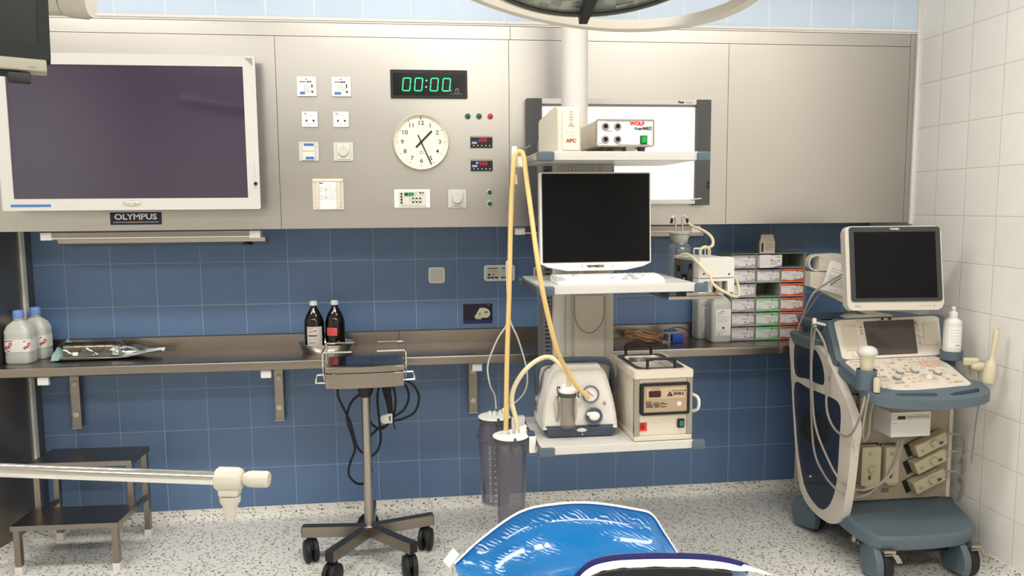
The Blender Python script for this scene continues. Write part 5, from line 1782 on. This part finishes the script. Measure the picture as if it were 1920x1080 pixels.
# foot rest and wheels
pl = smooth2([(2.405, -.745), (2.350, -.80), (2.345, -.93), (2.372, -1.03), (2.42, -1.058), (2.55, -1.068), (2.70, -1.060), (2.80, -1.03), (2.855, -.94), (2.885, -.80), (2.872, -.745)], 4)
def lid(k, z, dz):
    return [(2.615+(x-2.615)*k, -.92+(y+.92)*k, z + dz*(y+.745)/.35) for x, y in pl]
b = U_(SLATE).loft([lid(.97, .165, .02), lid(1, .172, .02), lid(1, .212, .03), lid(.975, .226, .03), lid(.93, .231, .03)])
obj('foot_rest', b, t)
b = U_(BLACK).span((2.44, -.98, .09), (2.83, -.40, .18), .01)
b.use(SATIN).cyl((2.36, -.95, .135), (2.80, -.95, .135), .006, n=10).cyl((2.40, -.86, .105), (2.40, -.88, .165), .014, n=10)
obj('chassis', b, t)
first = None
for i, (x, y, a) in enumerate(((2.405, -1.005, -.16), (2.765, -1.005, -.06), (2.385, -.50, .2), (2.80, -.50, .1))):
    c = D.objects.new('caster', None)
    COL.objects.link(c)
    c.parent = t
    c.location = V((x, y, 0)) - UB
    c.rotation_euler = (0, 0, a)
    k = MB(RUBBER).lathe([(0, -.022), (.05, -.022), (.068, -.020), (.0755, -.010), (.0755, .010), (.068, .020), (.05, .022), (0, .022)], (.024, 0, .0757), ax=(1, 0, 0), n=44)
    k.use(mat('wheel_hub', (96, 90, 82), .5) if 'wheel_hub' not in D.materials else D.materials['wheel_hub']).lathe([(.060, -.0225), (.05, -.026), (0, -.026)], (.024, 0, .0757), ax=(1, 0, 0), n=36)
    obj('wheel', k, c)
    ar = [(.083*math.cos(q), .0757+.085*math.sin(q)) for q in [math.radians(-52 + 264*j/22) for j in range(23)]]
    k = MB(SLATE).prism(ar + [(0, .022)], -.030, .000, 'yz', .004)
    obj('fender', k, c)
    k = MB(SATIN).box((.022, -.060, .152), (.046, .034, .012), .002).box((.026, -.050, .138), (.05, .03, .010), .003, 2, (.3, 0, .2)).box((.048, -.083, .128), (.024, .034, .004), .001, 2, (.7, 0, .3))
    k.cyl((.024, 0, .12), (.024, 0, .175), .016, n=14)
    obj('brake_pedal', k, c)
US = t

# things kept on the ultrasound machine
t = thing('gel_bottle', 'white squeeze bottle of gel standing in the ultrasound cup holder', 'bottle', (2.815, -.83, .8575))
g = MB(WHITE).lathe([(0, 0), (.0325, 0), (.0345, .004), (.0345, .150), (.031, .160), (.020, .168), (.0165, .171), (.0165, .176), (0, .176)], n=36)
g.use(INKG).box((0, -.0347, .060), (.016, .001, .004))
obj('bottle', g, t)
g = MB(WHITE).lathe([(.0175, .174), (.0175, .190), (.012, .196), (.0065, .200), (.0065, .205), (.0095, .207), (.0095, .214), (.006, .217), (0, .217)], n=28)
obj('cap', g, t)
g = MB(PAPER).surf(lambda u, v: (.0349*math.sin((u-.5)*2), -.0349*math.cos((u-.5)*2), .05+.085*v), 16, 1)
for k in range(5):
    z = .122 - .012*k
    g.use(INKG).surf(lambda u, v: (.0352*math.sin((u*.6-.5)*1.7), -.0352*math.cos((u*.6-.5)*1.7), z+.0012*v), 8, 1)
obj('label', g, t)
t = thing('ultrasound_probe', 'cream convex ultrasound probe with grey dome in the left console holder', 'probe', (2.337, -1.0, .80), 0, 'ultrasound probes')
t['label'] = 'cream ultrasound probe with large grey dome standing in the console holder'
g = MB(SKIN).lathe([(0, 0), (.014, 0), (.020, .02), (.024, .07), (.026, .09), (.028, .108), (.034, .122), (0, .124)], n=32)
obj('body', g, t)
g = MB(SILVERP).lathe([(.034, .118), (.0375, .124), (.0375, .132), (.033, .144), (.020, .152), (0, .155)], n=36)
obj('dome', g, t)['label'] = 'grey dome'
t = thing('ultrasound_probe', 'slim cream pencil probe with long handle standing at the white wall', 'probe', (2.842, -1.012, .7935), 0, 'ultrasound probes', rot=(0, .13, 0))
g = MB(SKIN).lathe([(0, 0), (.020, 0), (.0235, .01), (.0225, .055), (.019, .078), (.0085, .094), (.0075, .11), (.0115, .19), (.0125, .205), (.010, .215), (0, .218)], n=26)
obj('body', g, t)
obj('tip', MB(TAN).ball((.0, -.004, .212), (.0085, .007, .006), 14, 8), t)
for x, y, z, sx, lab in ((2.855, -.897, .842, 1.0, 'short cream linear probe head lying beside the gel bottle'), (2.862, -.940, .828, 1.1, 'rounded cream probe head lying between gel bottle and pencil probe')):
    t = thing('ultrasound_probe', lab, 'probe', (x, y, z), -.5, 'ultrasound probes')
    g = MB(SKIN)
    if sx > 1:
        g.ball((0, 0, .012), (.032, .018, .020), 22, 14)
    else:
        g.box((0, 0, .012), (.06, .03, .034), .009, 3)
    obj('body', g, t)
    obj('cable_end', MB(SKIN).cyl((.0, .012, .0), (.01, .04, -.04), .008, n=12), t)
t = thing('ultrasound_probe', 'tiny cream probe tip peeking over the handle beside the domed probe', 'probe', (2.350, -1.05, .803), 0, 'ultrasound probes')
obj('body', MB(SKIN).lathe([(0, -.02), (.012, -.02), (.013, .025), (.011, .034), (0, .036)], n=20), t)
t = thing('note_sheet', 'white printed sheet tilted on the arm behind the ultrasound screen', 'paper', (2.45, -.572, 1.175), 0, None, rot=(0, .30, 0))
g = MB(PAPER).box((0, 0, 0), (.125, .0012, .135))
g.use(INKG).scribble(-.045, .035, .06, 2, .012, .002, -.0009, 2).scribble(-.045, .005, .085, 4, .010, .002, -.0009, 4)
obj('sheet', g, t)
t = thing('cable_hook', 'small white knob hook at the console side carrying grey cables', 'hook', (2.288, -.678, 1.004))
obj('knob', MB(WHITE).lathe([(0, -.012), (.008, -.01), (.0095, 0), (.0085, .012), (0, .016)], n=20), t)
obj('peg', MB(WHITE).cyl((.0, 0, -.004), (.060, .02, -.02), .006, n=14), t)
def cable(label, pts, r=.0048):
    C0 = V((.617, -3.8, 1.503))
    P = [C0 + (V(p)-C0)*.963 if p[0] <= 2.3721 and i < 9 else V(p) for i, p in enumerate(pts)]
    obj('probe_cable', U_(CABLEG).tube(P, r, 8, 7), US)
cable('grey cable looping lowest from the hook round to the probe connectors', [(2.352, -.570, .968), (2.366, -.515, .95), (2.372, -.500, .88), (2.370, -.507, .788), (2.368, -.520, .643), (2.366, -.565, .409), (2.366, -.661, .320), (2.366, -.780, .290), (2.376, -.86, .292), (2.43, -.885, .310), (2.49, -.885, .355), (2.545, -.875, .43), (2.575, -.86, .52), (2.58, -.83, .56)])
cable('grey cable looping just above the lowest one to the probe connectors', [(2.350, -.575, .966), (2.360, -.548, .93), (2.357, -.535, .793), (2.357, -.553, .651), (2.357, -.592, .515), (2.357, -.69, .415), (2.360, -.80, .345), (2.385, -.87, .330), (2.43, -.895, .338), (2.50, -.90, .375), (2.555, -.89, .45), (2.59, -.865, .53), (2.60, -.83, .565)])
cable('grey cable in a short loop from the hook up to the domed probe', [(2.348, -.545, .972), (2.360, -.60, .93), (2.370, -.637, .861), (2.371, -.646, .721), (2.370, -.66, .605), (2.368, -.73, .545), (2.358, -.84, .545), (2.345, -.92, .60), (2.338, -.98, .70), (2.337, -1.0, .768)])
cable('grey cable rising from behind the console to the screen', [(2.365, -.375, .915), (2.364, -.39, .93), (2.364, -.43, .99), (2.36, -.52, 1.10), (2.385, -.60, 1.16), (2.43, -.64, 1.20), (2.49, -.66, 1.245)], .0042)
cable('thin grey cable beside the one rising to the screen', [(2.372, -.365, .915), (2.374, -.40, .96), (2.39, -.50, 1.08), (2.42, -.58, 1.155), (2.46, -.63, 1.20), (2.50, -.65, 1.235)], .0035)
cable('grey cable in a small hanging loop under the domed probe', [(2.345, -1.01, .765), (2.350, -.98, .68), (2.362, -.95, .59), (2.380, -.94, .555), (2.395, -.94, .59), (2.398, -.94, .66), (2.396, -.96, .72)], .0038)
cable('grey cable arching to the wall from the highest tilted connector', [(2.815, -.815, .528), (2.86, -.83, .53), (2.90, -.82, .505), (2.918, -.80, .44), (2.92, -.78, .38)])
cable('grey cable arching to the wall from the middle tilted connector', [(2.815, -.815, .452), (2.86, -.83, .455), (2.90, -.82, .425), (2.918, -.80, .36), (2.92, -.78, .30)])
cable('grey cable arching to the wall from the lowest tilted connector', [(2.815, -.815, .366), (2.86, -.83, .366), (2.90, -.82, .335), (2.918, -.80, .275), (2.92, -.78, .22)])
cable('thin cable hanging straight down under the pencil probe', [(2.838, -1.0, .775), (2.85, -.96, .68), (2.87, -.92, .55), (2.895, -.88, .42)], .003)
# ---------------------------------------------------------------- near things
# blue gel leg rest on the operating table (only its end is in view)
t = thing('leg_rest', 'shiny blue gel-lined leg rest with white film edge, at the bottom of the view', 'leg rest', (.93, -2.55, 0))
GEL = mat('blue_gel', (0, 108, 176), .12, coat=.6)
q = NT(GEL)
bs = GEL.node_tree.nodes['Principled BSDF']
tc = q.n('ShaderNodeTexCoord')
wv = q.n('ShaderNodeTexWave', wave_type='BANDS', bands_direction='DIAGONAL')
wv.inputs['Scale'].default_value = 55
wv.inputs['Distortion'].default_value = 9
wv.inputs['Detail'].default_value = 1.5
wv.inputs['Detail Scale'].default_value = .6
q.put(wv.inputs['Vector'], tc.outputs['Object'])
n2 = q.n('ShaderNodeTexNoise')
n2.inputs['Scale'].default_value = 16
q.put(n2.inputs['Vector'], tc.outputs['Object'])
bp = q.n('ShaderNodeBump')
bp.inputs['Strength'].default_value = .35
bp.inputs['Distance'].default_value = .0016
q.put(bp.inputs['Height'], q.math('ADD', q.math('MULTIPLY', wv.outputs[0], .5), q.math('MULTIPLY', n2.outputs[0], 3)))
q.put(bs.inputs['Normal'], bp.outputs[0])
GELD = mat('deep_blue_gel', (24, 26, 104), .2, coat=.4)
WFILM = mat('white_film', (232, 232, 228), .3)
BX, BY = .93, -2.55
far = [(.672, -2.408, .842), (.724, -2.41, .889), (.794, -2.413, .936), (.858, -2.419, .950), (.927, -2.427, .952), (1.006, -2.438, .940), (1.037, -2.443, .930), (1.059, -2.449, .897), (1.085, -2.456, .855)]
near = [(.735, -2.735, .86), (.822, -2.74, .957), (.848, -2.74, .982), (.875, -2.742, .991), (.915, -2.744, .993), (.985, -2.75, .992), (1.030, -2.752, .987), (1.062, -2.755, .980), (1.085, -2.76, .972)]
F_ = catmull(far, 5)
N_ = [p + V((0, 0, .008)) for p in catmull(near, 5)]
def bowl(u, v, off=0):
    k = u*(len(F_)-1)
    i = min(int(k), len(F_)-2)
    a = F_[i].lerp(F_[i+1], k-i)
    b = N_[i].lerp(N_[i+1], k-i)
    p = a.lerp(b, v)
    s = max(0, math.sin(PI*v))**.55
    side = min(1, min(u, 1-u)/.16)
    side = side*side*(3-2*side)
    d = .085*s*(.25+.75*side)
    return V((p.x-BX, p.y-BY, p.z - d - off))
obj('gel_pad', MB(GEL).surf(lambda u, v: bowl(u, v), 48, 30, .012), t)
r = MB(WFILM)
r.tube([p - V((BX, BY, -.002)) for p in F_], .0042, 8, 1, flat=.5)
r.surf(lambda u, v: (-.268-.012*v+.02*u, .13+.035*u, -.71+.842+.71+.014*v+.008*u), 3, 3, .001)
obj('film_edge', r, t)['label'] = 'white plastic film edge'
obj('near_wall', MB(GELD).surf(lambda u, v: N_[min(int(u*40), 39)] - V((BX, BY, 0)) + V((0, -.010-.003*v, .005-.010*v)), 40, 4, .006), t)['label'] = 'dark blue near wall'
def sheet_(u, v):
    p = N_[min(int(u*40), 39)]
    return (p.x-BX + .045*v*max(0, (u-.75)/.25), p.y-BY-.018-.006*v, p.z - .000 - .009*v + .001*math.sin(u*60)*v)
obj('film_sheet', MB(WFILM).surf(sheet_, 40, 4, .0008), t)['label'] = 'white plastic film sheet'
def shell(u, v):
    a = .02 + .96*u
    i = min(int(a*40), 39)
    p = N_[i]
    return (p.x-BX, p.y-BY-.030-.006*v, p.z - .009 - .16*v)
obj('shell', MB(BLACK).surf(lambda u, v: shell(.12+.74*u, v), 40, 6, .012), t)['label'] = 'black hard shell'
obj('support_arm', MB(SATIN).span((-.03, -.25, .45), (.03, -.19, .86), .006).span((-.20, -.50, 0), (.20, -.10, .06), .02).span((-.05, -.26, .05), (.05, -.18, .50), .01), t)

# chrome bar with cream clamp
t = thing('clamp_bar', 'chrome bar with cream plastic end clamp crossing in front of the step stool', 'bar', (-.30, -2.43, 0), math.atan2(-.045, .361))
L = .583
ZB = 1.068
tl = -.033
def zb(x):
    return 1.0865 - .044*x
obj('bar', MB(CHROME).tube([(-.45, 0, zb(-.45)), (L, 0, zb(L))], .0112, 32, 1), t)
obj('post', MB(CHROME).cyl((-.45, 0, 0), (-.45, 0, 1.11), .016, n=24).lathe([(0, 0), (.14, 0), (.14, .012), (.03, .03), (0, .03)], (-.45, 0, 0), n=36), t)
c = MB(IVORY).at((L, 0, zb(L)-.001), (0, .033, 0))
c.lathe([(0, 0), (.0165, 0), (.0195, .004), (.0195, .034), (.0175, .040), (.013, .044), (0, .044)], (0, 0, 0), ax=(1, 0, 0), n=36)
c.box((.022, 0, -.020), (.034, .026, .016), .005)
obj('clamp', c, t)
c = MB(IVORY).at((L, 0, zb(L)-.001), (0, .033, 0))
c.lathe([(.009, .040), (.009, .045), (.0125, .052), (.0135, .058), (.0135, .083), (.0115, .087), (0, .088)], (0, 0, .001), ax=(1, 0, 0), n=32)
obj('knob', c, t)
c = MB(IVORY).at((L, 0, zb(L)-.001), (0, .033, 0))
c.lathe([(0, -.070), (.007, -.070), (.0095, -.066), (.0125, -.045), (.017, -.038), (.0175, -.028), (.012, -.028), (.010, -.031), (0, -.031)], (.022, 0, 0), n=28, sy=.8)
c.use(SATIN).cyl((.022, 0, -.034), (.022, 0, -.020), .006, n=16).lathe([(.0085, -.0275), (.0085, -.0255), (0, -.0255)], (.022, 0, 0), n=20)
obj('lower_socket', c, t)

# ceiling mounted monitor at the upper left
t = thing('hanging_monitor', 'dark-framed monitor hanging into the upper left corner of the view', 'monitor', (-.227, -2.32, 1.911), 0, None, rot=(-.10, .02, .42))
W, H = .40, .33
GREENGREY = mat('green_grey_bezel', (36, 41, 40), .5, spec=.25)
b = MB(GREENGREY).prism(rrect(W, H-.03, .004, 3, 0, .012), -.012, .02, 'xz', .003, holes=[rrect(W-.036, H-.072, .003, 2, 0, .014)])
b.use(GREENGREY).box((0, .03, .0), (W-.02, .05, H-.06), .012)
obj('bezel', b, t)
obj('screen', MB(mat('dim_screen', (27, 31, 31), .35, spec=.25)).box((0, -.003, .014), (W-.034, .004, H-.070)), t)
b = MB(mat('olive_cream_plastic', (172, 168, 148), .4)).box((-.004, 0, -.149), (W-.006, .034, .022), .003)
b.use(INKG).box((W/2-.03, -.0175, -.154), (.012, .001, .002))
obj('lower_bar', b, t)
b = MB(GREENGREY).box((-.02, .004, -.163), (W-.05, .026, .008), .003)
b.use(BLACK).box((.150, -.006, -.172), (.036, .012, .020), .003)
obj('sensor', b, t)
obj('back_arm', MB(WHITE).cyl((0, .06, .0), (0, .16, .0), .035, n=24).cyl((0, .16, -.04), (0, .16, 1.13), .03, n=24), t)
# jointed ceiling arm behind it
BOOM = mat('boom_cream', (190, 185, 174), .4)
t = thing('jointed_boom', 'cream jointed ceiling arm end seen beside the hanging monitor', 'arm', (-.268, -1.62, 2.028))
b = MB(BOOM).lathe([(0, -.11), (.038, -.11), (.044, -.10), (.044, -.002), (.0, -.002)], (0, 0, .012), ax=(1, 0, -.03), n=36)
obj('arm', b, t)
obj('seam', MB(FELT).lathe([(0, -.003), (.042, -.003), (.042, .001), (0, .001)], (0, 0, .012), ax=(1, 0, -.03), n=36), t)
b = MB(BOOM).lathe([(0, .001), (.044, .001), (.0475, .02), (.0475, .055), (.040, .066), (0, .066)], (0, 0, .012), ax=(1, 0, -.08), n=36)
obj('joint', b, t)
obj('drop_tube', MB(BOOM).cyl((.032, 0, .04), (.032, 0, CEIL-2.02), .036, n=30).cyl((-.09, 0, .012), (-.40, .02, .06), .036, n=30), t)

# surgical lamp
LC = V((1.025, -2.155, 2.092))
t = thing('surgical_lamp', 'large round surgical lamp with faceted glass and black handle overhead', 'surgical lamp', LC)
LAMPC = mat('lamp_cream', (216, 211, 200), .35)
# local frame: z is the lamp axis, tilted towards the viewer
h = D.objects.new('head', None)
COL.objects.link(h)
h.parent = t
h.rotation_euler = (-.36, -.02, 0)
R = .334
obj('housing', MB(LAMPC).lathe([(R-.006, -.006), (R+.006, -.006), (R+.018, .004), (R+.020, .020), (R+.008, .040), (R*.8, .09), (R*.4, .13), (0, .14)], n=96), h)
obj('rim_ring', MB(mat('dark_rim', (62, 66, 58), .4)).lathe([(R-.012, -.008), (R-.003, -.010), (R-.001, .000), (R-.012, -.002)], n=96), h)
# faceted mirror behind the glass
fm = [mat('mirror_facet_light', (240, 240, 230), .35, 0), mat('mirror_facet_mid', (214, 216, 206), .35, 0), mat('mirror_facet_dark', (160, 164, 156), .35, 0), mat('mirror_facet_warm', (244, 238, 222), .35, 0)]
rd = random.Random(5)
b = MB(fm[0])
rr = [.05, .09, .13, .17, .205, .24, .27, .295, .315, R-.005]
for a, c in zip(rr, rr[1:]):
    n = 72
    for j in range(n):
        a0, a1 = 2*PI*j/n, 2*PI*(j+1)/n
        b.use(rd.choice(fm))
        dz = rd.uniform(.0, .006)
        z0, z1 = .026-.026*(a/R)**2, .026-.026*(c/R)**2
        tt = bmesh.new()
        vs_ = [tt.verts.new(p) for p in ((a*math.cos(a0), a*math.sin(a0), z0+dz), (c*math.cos(a0), c*math.sin(a0), z1+dz), (c*math.cos(a1), c*math.sin(a1), z1+rd.uniform(0, .006)), (a*math.cos(a1), a*math.sin(a1), z0+rd.uniform(0, .006)))]
        tt.faces.new(vs_)
        b.add(tt)
obj('reflector', b, h)
obj('cover_glass', MB(GLASS).lathe([(0, -.0145), (.1, -.0135), (.2, -.011), (R-.011, -.006), (R-.011, -.004), (.2, -.009), (0, -.0125)], n=72), h)
obj('handle', MB(BLACK).prism([(-.011, .320), (.011, .320), (.016, .20), (.016, -.05), (-.016, -.05), (-.016, .20)], -.040, -.012, 'xy', .005), h)
# yoke: a flat ring hanging round the head
yk = D.objects.new('yoke', None)
COL.objects.link(yk)
yk.parent = t
yk.location = V((.957, -2.12, 2.030)) - LC
yk.rotation_euler = (-.102, .189, 0)
RY = .404
rg = []
for i in range(65):
    a = PI*(-.08 + 1.16*i/64)
    ca, sa = math.cos(a), math.sin(a)
    rg.append([((RY+dr)*ca, (RY+dr)*sa, z) for dr, z in ((-.004, -.002), (.014, -.004), (.017, .002), (.017, .022), (-.004, .022))])
obj('band', MB(LAMPC).loft(rg), yk)
obj('bracket', MB(LAMPC).box((-RY+.006, .10, .012), (.045, .09, .05), .006, 2, (0, 0, -.25)), yk)
obj('pivot', MB(LAMPC).cyl((-RY, -.06, .03), (-R+.09, -.06, .075), .02, n=20), yk)
obj('pivot', MB(LAMPC).cyl((RY, -.06, .03), (R+.03, -.06, .165), .02, n=20), yk)
obj('suspension_arm', MB(LAMPC).tube([(-.44, .10, -.02), (-.46, .14, .25), (-.46, .16, .5), (-.46, .16, CEIL-2.092)], .028, 20, 6), t)
